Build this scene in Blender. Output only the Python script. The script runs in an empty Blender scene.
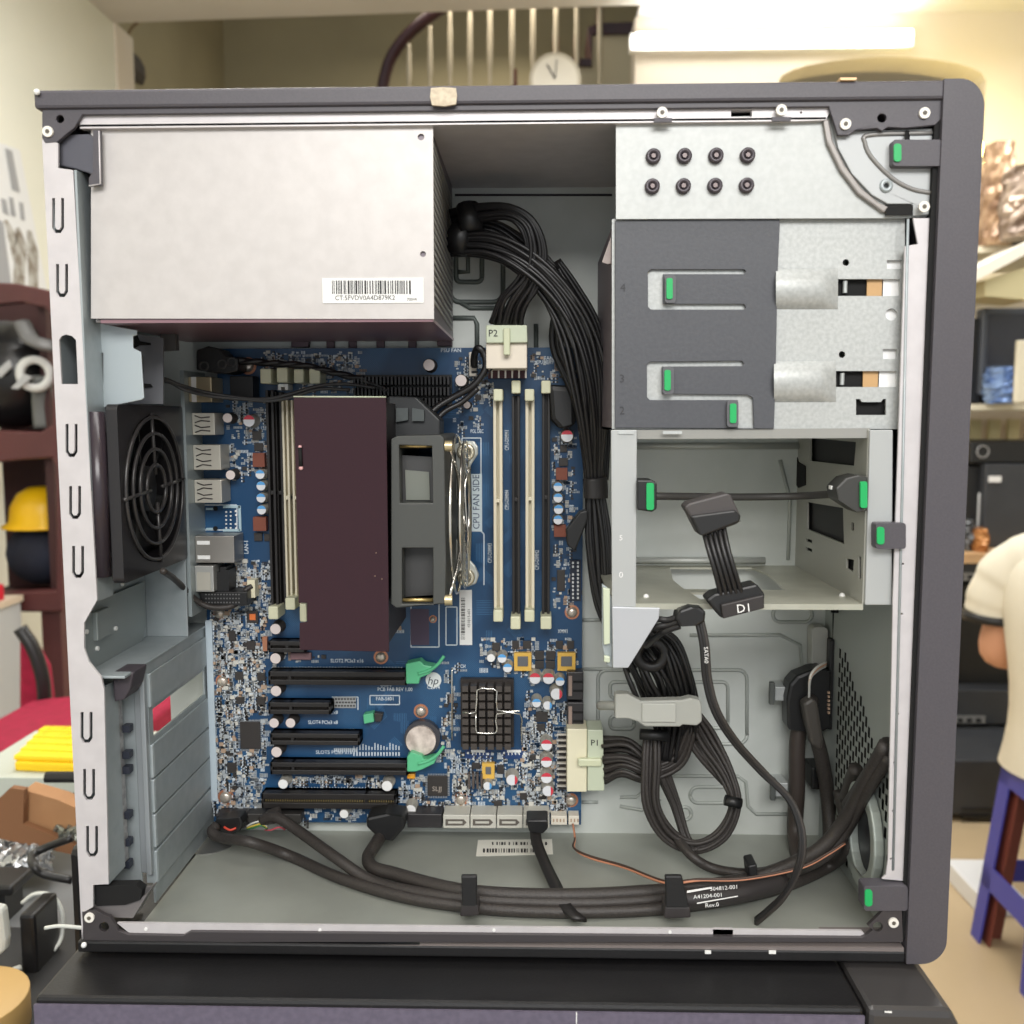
import bpy, bmesh, math, random
from mathutils import Vector, Matrix
from mathutils.geometry import tessellate_polygon
R = random.Random(7)
SC = bpy.context.scene
C = SC.collection
# ------------------------------------------------------------------ camera
FPX = 950.0
CAM = Vector((0.2472, -0.4832, 0.2869)); YAW, PIT, ROL = -0.026, -0.0976, -0.0019
cy_, sy_, cp_, sp_ = math.cos(YAW), math.sin(YAW), math.cos(PIT), math.sin(PIT)
FW = Vector((sy_*cp_, cy_*cp_, sp_)); RT = Vector((cy_, -sy_, 0)); UP = RT.cross(FW)
cr, sr = math.cos(ROL), math.sin(ROL)
RT, UP = cr*RT + sr*UP, -sr*RT + cr*UP
cd = bpy.data.cameras.new('camera'); co = bpy.data.objects.new('camera', cd); C.objects.link(co)
cd.sensor_width = 36; cd.lens = 36*FPX/1024; cd.clip_start = .02; cd.clip_end = 60
cd.dof.use_dof = True; cd.dof.focus_distance = .56; cd.dof.aperture_fstop = 11.0
co.matrix_world = Matrix(((RT.x, UP.x, -FW.x, CAM.x), (RT.y, UP.y, -FW.y, CAM.y), (RT.z, UP.z, -FW.z, CAM.z), (0, 0, 0, 1)))
SC.camera = co
# ------------------------------------------------------------------ world, lights, exposure
w = bpy.data.worlds.new('world'); SC.world = w; w.use_nodes = True
bg = w.node_tree.nodes['Background']; bg.inputs[0].default_value = (.93, .97, 1, 1); bg.inputs[1].default_value = .72
def area(name, loc, target, sx, sy, power, col=(1, 1, 1)):
    l = bpy.data.lights.new(name, 'AREA'); l.shape = 'RECTANGLE'; l.size = sx; l.size_y = sy; l.energy = power; l.color = col
    o = bpy.data.objects.new(name, l); C.objects.link(o); o.location = loc
    o.rotation_euler = (Vector(target)-Vector(loc)).to_track_quat('-Z', 'Y').to_euler(); return o
area('ceiling_light_behind_camera', (.45, -1.9, 1.35), (.25, 0, .2), 1.7, .7, 44, (1, .98, .95))
area('ceiling_light_over_bench', (.1, -.2, 1.62), (.2, .3, 0), 1.3, .4, 12, (1, .98, .95))
area('left_wall_fill', (-.4, 1.5, 1.68), (-.5, 1.5, 0), 1.2, .4, 24, (1, .98, .93))  # added fill without a fixture, brightens the left wall and ceiling
area('ceiling_light_of_room', (1.3, 2.2, 1.62), (1.3, 2.2, 0), 1.8, .6, 34, (.96, .98, 1))
area('stairwell_light', (0.0, 4.4, 2.3), (0, 4.4, 0), .8, .5, 8, (1, .9, .75))
SC.view_settings.view_transform = 'Standard'; SC.view_settings.look = 'None'
SC.view_settings.exposure = 0.03; SC.view_settings.gamma = 1; SC.view_settings.use_curve_mapping = False
# ------------------------------------------------------------------ pixel of the photo -> point on a plane
def F(h): return ('floor', h)      # a cable point resting h above the case floor
def ray(px, py):
    return FW + RT*((px-512)/FPX) + UP*((512-py)/FPX)
def at(px, py, Y):
    d = ray(px, py); return CAM + d*((Y-CAM.y)/d.y)
def atZ(px, py, Z):
    d = ray(px, py); return CAM + d*((Z-CAM.z)/d.z)
def atX(px, py, X):
    d = ray(px, py); return CAM + d*((X-CAM.x)/d.x)
# ------------------------------------------------------------------ materials
def lin(c):
    return tuple(((v/255)/12.92 if v/255 <= .04045 else ((v/255+.055)/1.055)**2.4) for v in c)+(1,)
MATS = {}
def mat(name, col, rough=.5, metal=0.0, col2=None, scale=200, bump=0.0, emit=None, es=1, alpha=1, spec=.5, detail=3, trans=0, coat=0):
    if name in MATS: return MATS[name]
    m = bpy.data.materials.new(name); m.use_nodes = True; nt = m.node_tree; b = nt.nodes['Principled BSDF']
    b.inputs['Base Color'].default_value = lin(col); b.inputs['Roughness'].default_value = rough
    b.inputs['Metallic'].default_value = metal; b.inputs['Specular IOR Level'].default_value = spec
    b.inputs['Alpha'].default_value = alpha; b.inputs['Transmission Weight'].default_value = trans
    b.inputs['Coat Weight'].default_value = coat
    if emit: b.inputs['Emission Color'].default_value = lin(emit); b.inputs['Emission Strength'].default_value = es
    if col2 or bump:
        tc = nt.nodes.new('ShaderNodeTexCoord'); n = nt.nodes.new('ShaderNodeTexNoise')
        n.inputs['Scale'].default_value = scale; n.inputs['Detail'].default_value = detail
        nt.links.new(tc.outputs['Object'], n.inputs['Vector'])
        if col2:
            r = nt.nodes.new('ShaderNodeValToRGB'); r.color_ramp.elements[0].position = .35; r.color_ramp.elements[1].position = .65
            r.color_ramp.elements[0].color = lin(col); r.color_ramp.elements[1].color = lin(col2)
            nt.links.new(n.outputs['Fac'], r.inputs['Fac']); nt.links.new(r.outputs['Color'], b.inputs['Base Color'])
        if bump:
            bp = nt.nodes.new('ShaderNodeBump'); bp.inputs['Strength'].default_value = bump; bp.inputs['Distance'].default_value = .001
            nt.links.new(n.outputs['Fac'], bp.inputs['Height']); nt.links.new(bp.outputs['Normal'], b.inputs['Normal'])
    MATS[name] = m; return m
STEEL = mat('galvanised_steel', (180, 184, 184), .42, .3, (190, 194, 194), 260)
STEELW = mat('bright_steel', (200, 196, 198), .42, .2, (207, 203, 205), 90)
STEELD = mat('zinc_steel_inner', (158, 164, 163), .45, .5, (166, 171, 170), 120)
STEELG = mat('grey_steel_rear', (158, 167, 170), .42, .3, (166, 174, 177), 120)
CHROME = mat('chrome', (225, 222, 215), .16, .95)
PAINT = mat('dark_grey_paint', (76, 73, 79), .45, 0, (80, 77, 83), 900, .05)
PAINTB = mat('black_paint', (21, 21, 22), .38, 0, (26, 25, 27), 700, .08)
PLAST = mat('grey_plastic', (88, 89, 94), .5)
BLACK = mat('black_plastic', (26, 26, 27), .42)
SLOTB = mat('slot_black', (36, 33, 32), .4)
VOID = mat('black_recess', (10, 10, 11), .8)
WIRE = mat('black_wire', (30, 29, 30), .38)
WIREB = mat('sleeved_wire', (48, 44, 42), .5, 0, (58, 53, 50), 900, .3)
CREAM = mat('cream_nylon', (226, 220, 192), .45)
CREAM2 = mat('translucent_nylon', (196, 204, 180), .35)
GREEN = mat('green_plastic', (24, 168, 92), .4)
GREENP = mat('pale_green_plastic', (95, 190, 140), .42)
WHITE = mat('white_label', (236, 236, 234), .5)
INK = mat('black_ink', (25, 25, 28), .6)
INKW = mat('white_silkscreen', (205, 214, 222), .6)
PINKREFL = mat('dark_plate_pink_reflection', (54, 27, 35), .2, .2, (50, 25, 32), 1500, .04)  # pink reflection painted into the dark plate's base colour
GOLD = mat('brass', (205, 180, 120), .3, .8)
SILV = mat('silver_can', (200, 196, 186), .35, .6)
SILVC = mat('capacitor_top', (226, 214, 210), .4, .2)
RED = mat('red_mark', (205, 60, 75), .4)
BLUEC = mat('blue_mark', (90, 165, 225), .35)
COPP = mat('copper_ring', (190, 130, 100), .35, .5)
BROWNC = mat('brown_choke', (128, 70, 52), .6)
YEL = mat('yellow_core', (222, 178, 80), .5)
CHIP = mat('chip_black', (52, 48, 46), .5)
LGREY = mat('light_grey_plastic', (196, 198, 192), .5)
TAN = mat('tan_ceramic', (176, 150, 128), .5)
SGREY = mat('solder_grey', (170, 172, 172), .4, .3)
BEIGE = mat('beige_pad', (200, 192, 176), .5)
# ------------------------------------------------------------------ mesh builder
WL = {}
def catmull(P, n=8):
    P = [Vector(p) for p in P]
    if len(P) < 3: return P
    Q = [P[0]*2-P[1]]+P+[P[-1]*2-P[-2]]; out = []
    for i in range(1, len(Q)-2):
        a, b, c, d = Q[i-1:i+3]
        for k in range(n):
            t = k/n
            out.append(.5*((2*b)+(c-a)*t+(2*a-5*b+4*c-d)*t*t+(3*b-a-3*c+d)*t**3))
    out.append(P[-1]); return out
class MB:
    def __init__(s): s.v = []; s.f = []; s.m = []; s.s = []
    def add(s, vs, fs, mi=0, sm=False):
        o = len(s.v); s.v += [tuple(v) for v in vs]
        for f in fs: s.f.append(tuple(o+i for i in f)); s.m.append(mi); s.s.append(sm)
        return s
    def box(s, x0, x1, y0, y1, z0, z1, mi=0):
        x0, x1 = sorted((x0, x1)); y0, y1 = sorted((y0, y1)); z0, z1 = sorted((z0, z1))
        v = [(x, y, z) for x in (x0, x1) for y in (y0, y1) for z in (z0, z1)]
        return s.add(v, [(0, 1, 3, 2), (4, 6, 7, 5), (0, 4, 5, 1), (2, 3, 7, 6), (0, 2, 6, 4), (1, 5, 7, 3)], mi)
    def pbox(s, x0, y0, x1, y1, Y0, Y1, mi=0):   # rectangle of the photo on plane Y0, body back to Y1
        a = at(x0, y0, Y0); b = at(x1, y1, Y0); c = at(x0, y1, Y0); d = at(x1, y0, Y0)
        return s.box((a.x+c.x)/2, (b.x+d.x)/2, Y0, Y1, (b.z+c.z)/2, (a.z+d.z)/2, mi)
    def plate(s, loops, axis, a, b, mi=0):       # loops: outer + holes as 2D points; extruded along axis from a to b
        def P(p, t):
            return {'y': (p[0], t, p[1]), 'x': (t, p[0], p[1]), 'z': (p[0], p[1], t)}[axis]
        L = [[Vector((p[0], p[1], 0)) for p in l] for l in loops]
        tri = tessellate_polygon(L) if (len(loops) > 1 or len(loops[0]) > 4) else None
        flat = [p for l in loops for p in l]; n = len(flat)
        vs = [P(p, a) for p in flat]+[P(p, b) for p in flat]
        if tri is None: fs = [tuple(range(n)), tuple(range(2*n-1, n-1, -1))]
        else: fs = [tuple(t) for t in tri]+[tuple(i+n for i in reversed(t)) for t in tri]
        o = 0
        for l in loops:
            k = len(l)
            for i in range(k): j = (i+1) % k; fs.append((o+i, o+j, o+j+n, o+i+n))
            o += k
        return s.add(vs, fs, mi)
    def pplate(s, outer, holes, Y0, Y1, mi=0):   # same, loops in photo pixels on plane Y0
        cv = lambda l: [(at(p[0], p[1], Y0).x, at(p[0], p[1], Y0).z) for p in l]
        return s.plate([cv(outer)]+[cv(h) for h in holes], 'y', Y0, Y1, mi)
    def cyl(s, c, ax, r, h, n=16, mi=0, r2=None, sm=True):   # from c along ax by h
        c = Vector(c); ax = Vector(ax).normalized(); u = ax.orthogonal().normalized(); v = ax.cross(u)
        r2 = r if r2 is None else r2; vs = []
        for q, rr in ((0, r), (h, r2)):
            for i in range(n):
                a = 2*math.pi*i/n; vs.append(c+ax*q+u*(rr*math.cos(a))+v*(rr*math.sin(a)))
        s.add(vs, [(i, (i+1) % n, n+(i+1) % n, n+i) for i in range(n)], mi, sm)
        s.add(vs[:n], [tuple(reversed(range(n)))], mi); s.add(vs[n:], [tuple(range(n))], mi); return s
    def lathe(s, c, ax, prof, n=20, mi=0, sm=True, u=None):    # prof: (r, h)
        c = Vector(c); ax = Vector(ax).normalized(); u = (u or ax.orthogonal()).normalized(); v = ax.cross(u); vs = []; fs = []
        for r, h in prof:
            for i in range(n):
                a = 2*math.pi*i/n; vs.append(c+ax*h+u*(r*math.cos(a))+v*(r*math.sin(a)))
        for j in range(len(prof)-1):
            for i in range(n): k = (i+1) % n; fs.append((j*n+i, j*n+k, (j+1)*n+k, (j+1)*n+i))
        return s.add(vs, fs, mi, sm)
    def tube(s, P, r, n=8, mi=0, k=6, closed=False, flat=1.0):
        Q = catmull(P, k) if k > 1 else [Vector(p) for p in P]
        if closed: Q = [Vector(p) for p in P]
        m = len(Q); vs = []; fs = []; u = None
        for i, p in enumerate(Q):
            t = (Q[(i+1) % m]-Q[i-1]) if closed else (Q[min(i+1, m-1)]-Q[max(i-1, 0)])
            if t.length < 1e-9: t = Vector((0, 0, 1))
            t.normalize()
            if u is None: u = t.orthogonal().normalized()
            u = (u-t*u.dot(t)); u = u.normalized() if u.length > 1e-6 else t.orthogonal().normalized()
            v = t.cross(u); rr = r[min(i*len(r)//m, len(r)-1)] if isinstance(r, (list, tuple)) else r
            for q in range(n):
                a = 2*math.pi*q/n; vs.append(p+u*(rr*math.cos(a))+v*(rr*flat*math.sin(a)))
        for i in range(m if closed else m-1):
            j = (i+1) % m
            for q in range(n): w_ = (q+1) % n; fs.append((i*n+q, i*n+w_, j*n+w_, j*n+q))
        if not closed: fs += [tuple(range(n)), tuple((m-1)*n+q for q in reversed(range(n)))]
        return s.add(vs, fs, mi, True)
    def ptube(s, P, r, **k):                      # photo points (x, y, Y)
        return s.tube([atZ(p[0], p[1], .0078+p[2][1]) if isinstance(p[2], tuple) else at(*p) for p in P], r, **k)
    def ball(s, c, r, n=12, mi=0, sc=(1, 1, 1)):
        c = Vector(c); vs = []; fs = []; h = n//2
        for j in range(h+1):
            th = math.pi*j/h
            for i in range(n):
                a = 2*math.pi*i/n; vs.append(c+Vector((r*sc[0]*math.sin(th)*math.cos(a), r*sc[1]*math.sin(th)*math.sin(a), r*sc[2]*math.cos(th))))
        for j in range(h):
            for i in range(n): k = (i+1) % n; fs.append((j*n+i, (j+1)*n+i, (j+1)*n+k, j*n+k))
        return s.add(vs, fs, mi, True)
    def text(s, body, c, size, mi=0, right=(1, 0, 0), up=(0, 0, 1), depth=.0001, width=None, bold=0):
        cu = bpy.data.curves.new('t', 'FONT'); cu.body = body; cu.size = size; cu.align_x = 'CENTER'; cu.align_y = 'CENTER'
        cu.resolution_u = 2; cu.offset = bold*size; cu.fill_mode = 'BOTH'
        o = bpy.data.objects.new('t', cu); C.objects.link(o)
        me = bpy.data.meshes.new_from_object(o)
        r = Vector(right); u = Vector(up); n = r.cross(u); c = Vector(c)
        sx = 1.0
        if width and me.vertices:
            xs = [v.co.x for v in me.vertices]; sx = width/max(1e-6, max(xs)-min(xs))
        s.add([c+r*(v.co.x*sx)+u*v.co.y+n*depth for v in me.vertices], [tuple(p.vertices) for p in me.polygons], mi)
        bpy.data.objects.remove(o); bpy.data.meshes.remove(me); bpy.data.curves.remove(cu); return s
    def build(s, name, mats, parent=None, bv=0, origin=None, seg=2, sub=0):
        if not isinstance(mats, (list, tuple)): mats = [mats]
        o0 = Vector(origin) if origin is not None else (WL[parent.name] if parent else Vector((0, 0, 0)))
        me = bpy.data.meshes.new(name); me.from_pydata([Vector(v)-o0 for v in s.v], [], s.f)
        for m in mats: me.materials.append(m)
        for i, p in enumerate(me.polygons): p.material_index = min(s.m[i], len(mats)-1); p.use_smooth = s.s[i]
        b = bmesh.new(); b.from_mesh(me); bmesh.ops.recalc_face_normals(b, faces=b.faces); b.to_mesh(me); b.free()
        o = bpy.data.objects.new(name, me); C.objects.link(o); o.location = o0-(WL[parent.name] if parent else Vector((0, 0, 0)))
        if parent: o.parent = parent
        WL[o.name] = o0
        if bv:
            md = o.modifiers.new('bevel', 'BEVEL'); md.width = bv; md.segments = seg; md.limit_method = 'ANGLE'; md.angle_limit = .7
        if sub:
            md = o.modifiers.new('sub', 'SUBSURF'); md.levels = sub; md.render_levels = sub
        return o
def tag(o, label=None, cat=None, group=None, kind=None):
    if label: o['label'] = label
    if cat: o['category'] = cat
    if group: o['group'] = group
    if kind: o['kind'] = kind
    return o
def thing(name, label, cat, loc, group=None):
    o = bpy.data.objects.new(name, None); C.objects.link(o); o.location = loc; o.empty_display_size = .02
    WL[o.name] = Vector(loc); return tag(o, label, cat, group)
def dup(o, parent, wloc):
    c = o.copy(); C.objects.link(c); c.parent = parent; base = WL[parent.name] if parent else Vector((0, 0, 0))
    c.location = Vector(wloc)-base; WL[c.name] = Vector(wloc)
    for ch in list(o.children):
        d = ch.copy(); C.objects.link(d); d.parent = c; WL[d.name] = Vector(wloc)+ch.location
        for g in list(ch.children): e = g.copy(); C.objects.link(e); e.parent = d
    return c
def struct(name, mb, m, **k):
    return tag(mb.build(name, m, **k), kind='structure')
def circ(cx, cy, r, n=14, rx=None):
    rx = rx or r
    return [(cx+rx*math.cos(2*math.pi*i/n), cy+r*math.sin(2*math.pi*i/n)) for i in range(n)]
def rrect(x0, y0, x1, y1, r, n=4):
    out = []
    for cx, cy, a0 in ((x1-r, y1-r, 0), (x0+r, y1-r, 90), (x0+r, y0+r, 180), (x1-r, y0+r, 270)):
        for i in range(n+1):
            a = math.radians(a0+90*i/n); out.append((cx+r*math.cos(a), cy+r*math.sin(a)))
    return out
def rect(x0, y0, x1, y1): return [(x0, y0), (x1, y0), (x1, y1), (x0, y1)]
YB = .128      # face of the circuit board
YT = .137      # tray behind it
# ================================================================== SETTING
CREAMW = mat('cream_wall_paint', (232, 232, 220), .8, 0, (226, 227, 214), 2)
CEILW = mat('ceiling_paint', (208, 204, 198), .8, 0, (213, 209, 204), 3)
KHAKI = mat('stairwell_paint', (176, 166, 134), .85, 0, (168, 158, 127), 2)
TILE = mat('beige_floor_tile', (196, 174, 140), .35, 0, (188, 166, 132), 4)
FZ, LX, BY = -.92, -1.34, 3.2
CZ = at(117, 23, BY).z
struct('floor', MB().box(-1.6, 3.6, -2.4, 5.3, FZ-.05, FZ), TILE)
xr0 = at(637, 50, BY).x; ye = atZ(637, 5, CZ).y
struct('ceiling', MB().plate([[(-1.6, -2.4), (3.6, -2.4), (3.6, BY), (xr0, BY), (xr0, ye), (LX, BY)]], 'z', CZ, CZ+.08), CEILW)
struct('wall_left', MB().box(LX-.1, LX, -2.4, BY+.15, FZ, CZ), CREAMW)
xo1, xo2 = at(117, 50, BY).x, at(635, 50, BY).x
arch = []
a0, a1, at_ = at(778, 82, BY), at(986, 82, BY), at(880, 57, BY)
for i in range(13):
    t = math.pi*i/12; arch.append(((a0.x+a1.x)/2-(a1.x-a0.x)/2*math.cos(t), a0.z+(at_.z-a0.z)*math.sin(t)))
arch = [(a0.x, FZ+.02)]+arch+[(a1.x, FZ+.02)]
struct('wall_back', MB().plate([[(xo2, FZ), (3.6, FZ), (3.6, CZ), (xo2, CZ)], arch], 'y', BY, BY+.15)
       .box(LX, xo1, BY, BY+.15, FZ, CZ).box(xo1, xo2, BY, BY+.15, FZ, .9), mat('back_wall_paint', (216, 206, 190), .8, 0, (221, 211, 196), 2))
struct('wall_stairwell', MB().box(-1.6, 1.2, 5.0, 5.1, FZ, 3.0).box(-1.6, -1.5, BY, 5.0, FZ, 3.0).box(1.0, 1.1, BY+.16, 5.0, FZ, 3.0), KHAKI)
struct('wall_beyond', MB().box(1.1, 3.6, 4.6, 4.7, FZ, 2.0), mat('yellow_room_paint', (224, 208, 160), .8))
struct('ceiling_beyond', MB().box(1.1, 3.6, BY+.15, 4.7, 1.9, 1.95).box(-1.6, 1.1, BY, 5.1, 3.0, 3.05), CEILW)
struct('wall_right', MB().box(3.5, 3.6, -2.4, BY, FZ, CZ), CREAMW)
# fluorescent tube on the back wall
g = at(780, 38, BY-.06)
t = thing('tube_lamp', 'lit white fluorescent tube lamp high on the back wall', 'lamp', (g.x, BY, g.z))
p, q = at(636, 40, BY-.06), at(910, 33, BY-.06)
MB().box(p.x-.02, q.x+.02, BY-.045, BY, p.z-.03, p.z+.03).build('housing', mat('lamp_housing', (235, 235, 232), .4), t)
MB().cyl((p.x, BY-.07, p.z), (1, 0, 0), .02, q.x-p.x, 16).build('tube', mat('lit_tube', (255, 255, 255), .4, emit=(255, 252, 245), es=14), t)
# stairs: railing, balusters
t = thing('stair_railing', 'dark curved stair handrail with thin cream balusters in the stairwell', 'railing', at(520, 82, 4.3))
RY = 4.3; DKW = mat('dark_red_wood', (58, 30, 34), .4)
MB().ptube([(382, 96, RY), (384, 80, RY), (391, 58, RY), (405, 38, RY), (425, 20, RY), (450, 2, RY), (480, -20, RY)], .031, flat=.7, n=10).build('handrail', DKW, t)
BAL = mat('baluster_paint', (206, 194, 168), .6)
for x, y in ((409, 44), (430, 26), (450, 12), (470, -2), (490, -16), (512, -20), (533, -20), (556, -20), (577, -20), (600, -30)):
    b_ = at(x, 92, RY); c_ = at(x, y, RY)
    MB().tube([b_, b_.lerp(c_, .3), b_.lerp(c_, .7), c_], [.008, .012, .011, .008], n=8, k=4).build('baluster', BAL, t)
t = thing('stair_flight', 'pale stair flight with dark stepped edge right of the wall clock', 'stairs', at(610, 82, 4.4))
MB().pplate([(560, 95), (578, 66), (592, 66), (592, 34), (636, 34), (660, 34), (660, 95)], [], 4.4, 4.7).build('steps', mat('stair_side', (196, 186, 158), .7), t)
MB().pplate([(571, 57), (592, 59), (588, 27), (600, 23), (628, 22), (660, 22), (660, 33), (592, 34), (592, 66), (573, 65)], [], 4.38, 4.72).build('stringer', DKW, t)
m = MB()
for x, y0, y1 in ((600, -10, 24), (514, 69, 92), (556, 36, 60), (577, 35, 60)):
    m.pbox(x-3, y0, x+3, y1, 4.33, 4.37)
m.build('newel_posts', mat('red_brown_wood', (110, 60, 48), .5), t)
t = thing('wall_clock', 'round white clock face showing above the computer case', 'clock', at(555, 80, 3.25))
c_ = at(555, 82, 3.2); rr = .095
MB().cyl((c_.x, 3.2, c_.z), (0, -1, 0), rr, .03, 36).build('rim', mat('clock_rim', (206, 200, 184), .5), t)
MB().cyl((c_.x, 3.17, c_.z), (0, -1, 0), rr*.87, .002, 36).build('dial', mat('clock_dial', (240, 236, 224), .5), t)
MB().tube([(c_.x, 3.165, c_.z), (c_.x-.03, 3.165, c_.z+.05)], .0025).tube([(c_.x, 3.165, c_.z), (c_.x+.005, 3.165, c_.z+.068)], .0015).build('hands', INK, t)
# wall switch / dark speaker in the upper left
t = thing('wall_speaker', 'dark small speaker hanging on the stairwell wall at upper left', 'speaker', at(125, 60, 3.3))
MB().pplate([(116, 42), (127, 46), (132, 56), (133, 66), (130, 75), (117, 70)], [], 3.42, 3.55).build('body', mat('speaker_body', (72, 66, 62), .6), t, bv=.006)
MB().ptube([(127, 40, 3.5), (130, 30, 3.5), (138, 22, 3.5)], .006).build('cable', mat('brown_cable', (120, 96, 60), .6), t)
# poster on left wall
def wl(x, y): v = atX(x, y, LX+.004); return (v.y, v.z)
t = thing('wall_poster', 'white poster with grey pictures on the left wall', 'poster', atX(20, 250, LX+.002))
pl = [wl(-40, 128), wl(20, 150), wl(30, 200), wl(47, 288), wl(47, 300), wl(-40, 300)]
MB().plate([pl], 'x', LX, LX+.003).build('sheet', mat('poster_paper', (226, 228, 230), .6), t)
m = MB()
for q in ([(5, 148), (12, 151), (20, 193), (12, 190)], [(1, 198), (6, 200), (9, 216), (3, 213)], [(9, 197), (13, 198), (16, 217), (11, 216)], [(19, 202), (23, 203), (25, 221), (21, 220)],
          [(-40, 200), (3, 222), (12, 290), (-40, 300)]):
    m.plate([[wl(*k) for k in q]], 'x', LX+.003, LX+.0045)
m.build('grey_pictures', mat('poster_grey', (158, 160, 164), .6), t)
m = MB()
for q in ([(4, 220), (7, 220), (17, 236), (14, 262)], [(16, 228), (19, 227), (27, 246), (24, 290), (13, 290)], [(27, 230), (31, 231), (38, 252), (38, 292), (29, 292)]):
    m.plate([[wl(*k) for k in q]], 'x', LX+.003, LX+.0045)
m.build('brown_pictures', mat('poster_brown', (128, 118, 106), .6, 0, (190, 190, 186), 30), t)
# ================================================================== BENCH AND THINGS ON THE LEFT
DZ = -.178
t = thing('work_bench', 'grey work bench carrying the computer cases and clutter', 'table', (0, .2, FZ))
BEN = mat('bench_top', (128, 130, 132), .35, 0, (118, 120, 122), 8)
MB().box(-1.15, .455, -.4, .80, DZ-.03, DZ).build('table_top', BEN, t, bv=.004)
for x, y in ((-1.1, -.35), (.38, -.35), (-1.1, .78), (.38, .78)):
    MB().box(x, x+.05, y-.05, y, FZ, DZ-.03).build('leg', PAINTB, t)
# black mat
tag(MB().box(-.6, -.06, -.36, atZ(60, 932, DZ).y, DZ, DZ+.004).build('desk_mat', mat('mat_black', (30, 30, 32), .6)), 'black mat lying on the bench left of the lower computer', 'mat')
MAR = mat('maroon_wood', (86, 44, 44), .45, 0, (76, 38, 39), 6)
t = thing('maroon_shelf', 'maroon shelf unit with rounded openings holding two helmets', 'shelf', (-1.15, 1.9, FZ))
m = MB()
m.pplate([(-70, 280), (15, 283), (58, 292), (62, 612), (-70, 612)],
         [[(-60, 318), (-10, 305), (20, 302), (45, 308), (52, 318), (52, 425), (40, 432), (-60, 428)], [(-60, 470), (0, 462), (18, 460), (52, 458), (56, 470), (56, 590), (-60, 596)]], 1.88, 1.92)
m.build('front', MAR, t, bv=.006)
p, q = at(-70, 285, 1.92), at(60, 612, 1.92)
MB().box(p.x, q.x, 2.2, 2.22, q.z, p.z).box(q.x-.02, q.x, 1.92, 2.2, q.z, p.z-.02).box(p.x, q.x, 1.92, 2.2, q.z, q.z+.02).build('carcass', mat('maroon_dark', (58, 26, 28), .6), t)
zz = at(0, 440, 1.92).z; MB().box(p.x, q.x-.02, 1.92, 2.2, zz-.02, zz).build('shelf_board', MAR, t)
for x_ in (p.x, q.x-.05): MB().box(x_, x_+.05, 1.92, 1.97, FZ, q.z).build('leg', MAR, t)
c_ = at(8, 375, 2.02)
t = thing('black_helmet', 'black helmet with white ring stored in the upper opening of the maroon shelf', 'helmet', (c_.x, c_.y, zz))
MB().ball(c_, .15, 24, sc=(.95, .8, .95)).build('shell', mat('helmet_black', (26, 26, 28), .3), t)
MB().lathe(at(36, 374, 1.90), (.2, -1, 0), [(.045, 0), (.045, .014), (.026, .014), (.026, 0), (.045, 0)], 24).build('buckle_ring', mat('ring_white', (205, 206, 204), .5), t)
m = MB().ptube([(22, 322, 1.90), (30, 338, 1.885), (42, 344, 1.88), (55, 346, 1.9)], .022, flat=.5)
m.build('rim_band', mat('band_grey', (98, 98, 98), .5), t)
m = MB()
for q in ([(-3, 370), (9, 360), (11, 367), (0, 378)], [(11, 388), (24, 374), (32, 377), (18, 389)]):
    m.pplate(q, [], 1.872, 1.878)
m.build('grey_stripes', mat('strap_grey', (170, 172, 174), .5), t)
MB().ptube([(44, 376, 1.92), (44, 400, 1.93), (46, 428, 1.93)], .03, flat=.4).build('chin_strap', mat('strap_dark', (104, 106, 104), .7), t)
c_ = at(46, 512, 2.05)
t = thing('yellow_helmet', 'yellow hard hat in the lower opening of the maroon shelf', 'helmet', (c_.x, 2.05, c_.z-.05))
MB().lathe((c_.x, 2.03, at(40, 528, 1.95).z), (0, 0, 1), [(.0, .105), (.03, .102), (.06, .085), (.078, .05), (.083, .01), (.10, 0), (.10, -.006), (.08, -.006)], 24).build('shell', mat('helmet_yellow', (240, 190, 20), .35), t)
MB().ball((c_.x+.005, 2.03, at(40, 528, 1.95).z+.012), .078, 12, sc=(.9, .9, .2)).build('liner', BLACK, t)
t = tag(MB().ball(at(43, 553, 2.05), .1, 20, sc=(.95, .8, .85)).build('cloth_bag', mat('navy_cloth', (38, 44, 62), .8, 0, (28, 32, 46), 12)), 'crumpled navy cloth bag under the yellow hard hat', 'bag')
# grey cabinet, chair
p = at(21, 601, 1.86)
t = thing('grey_cabinet', 'light grey cabinet at the left edge below the maroon shelf', 'cabinet', (p.x-.15, 1.68, FZ))
MB().box(LX+.01, p.x, 1.50, 1.86, FZ, p.z).build('body', mat('cabinet_grey', (180, 183, 184), .5), t, bv=.004)
MB().box(LX+.01, p.x+.004, 1.49, 1.865, p.z, p.z+.015).build('top', mat('cabinet_top', (206, 190, 168), .5), t)
q = at(5, 598, 1.8); tag(MB().box(q.x-.11, q.x, 1.70, 1.8, p.z+.015, p.z+.055).build('red_box', mat('red_plastic', (200, 30, 52), .5), bv=.004), 'small red box on top of the grey cabinet', 'box')
t = thing('red_chair', 'crimson padded chair behind the yellow keyboard', 'chair', (-.64, 1.22, FZ))
CRIM = mat('crimson_fabric', (165, 22, 62), .8, 0, (150, 18, 54), 60)
sz = -.40
MB().pplate([(-90, 778), (-70, 758), (10, 750), (110, 750), (114, 790), (-90, 790)], [], 1.06, 1.40).build('seat', CRIM, t, bv=.02, seg=3)
MB().pplate([(18, 632), (26, 644), (40, 668), (44, 700), (46, 735), (18, 735)], [], 1.41, 1.46).build('backrest', CRIM, t, bv=.01)
MB().ptube([(20, 628, 1.40), (34, 650, 1.40), (43, 680, 1.40), (45, 712, 1.40)], .014, flat=.6).build('frame', PAINTB, t)
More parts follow.
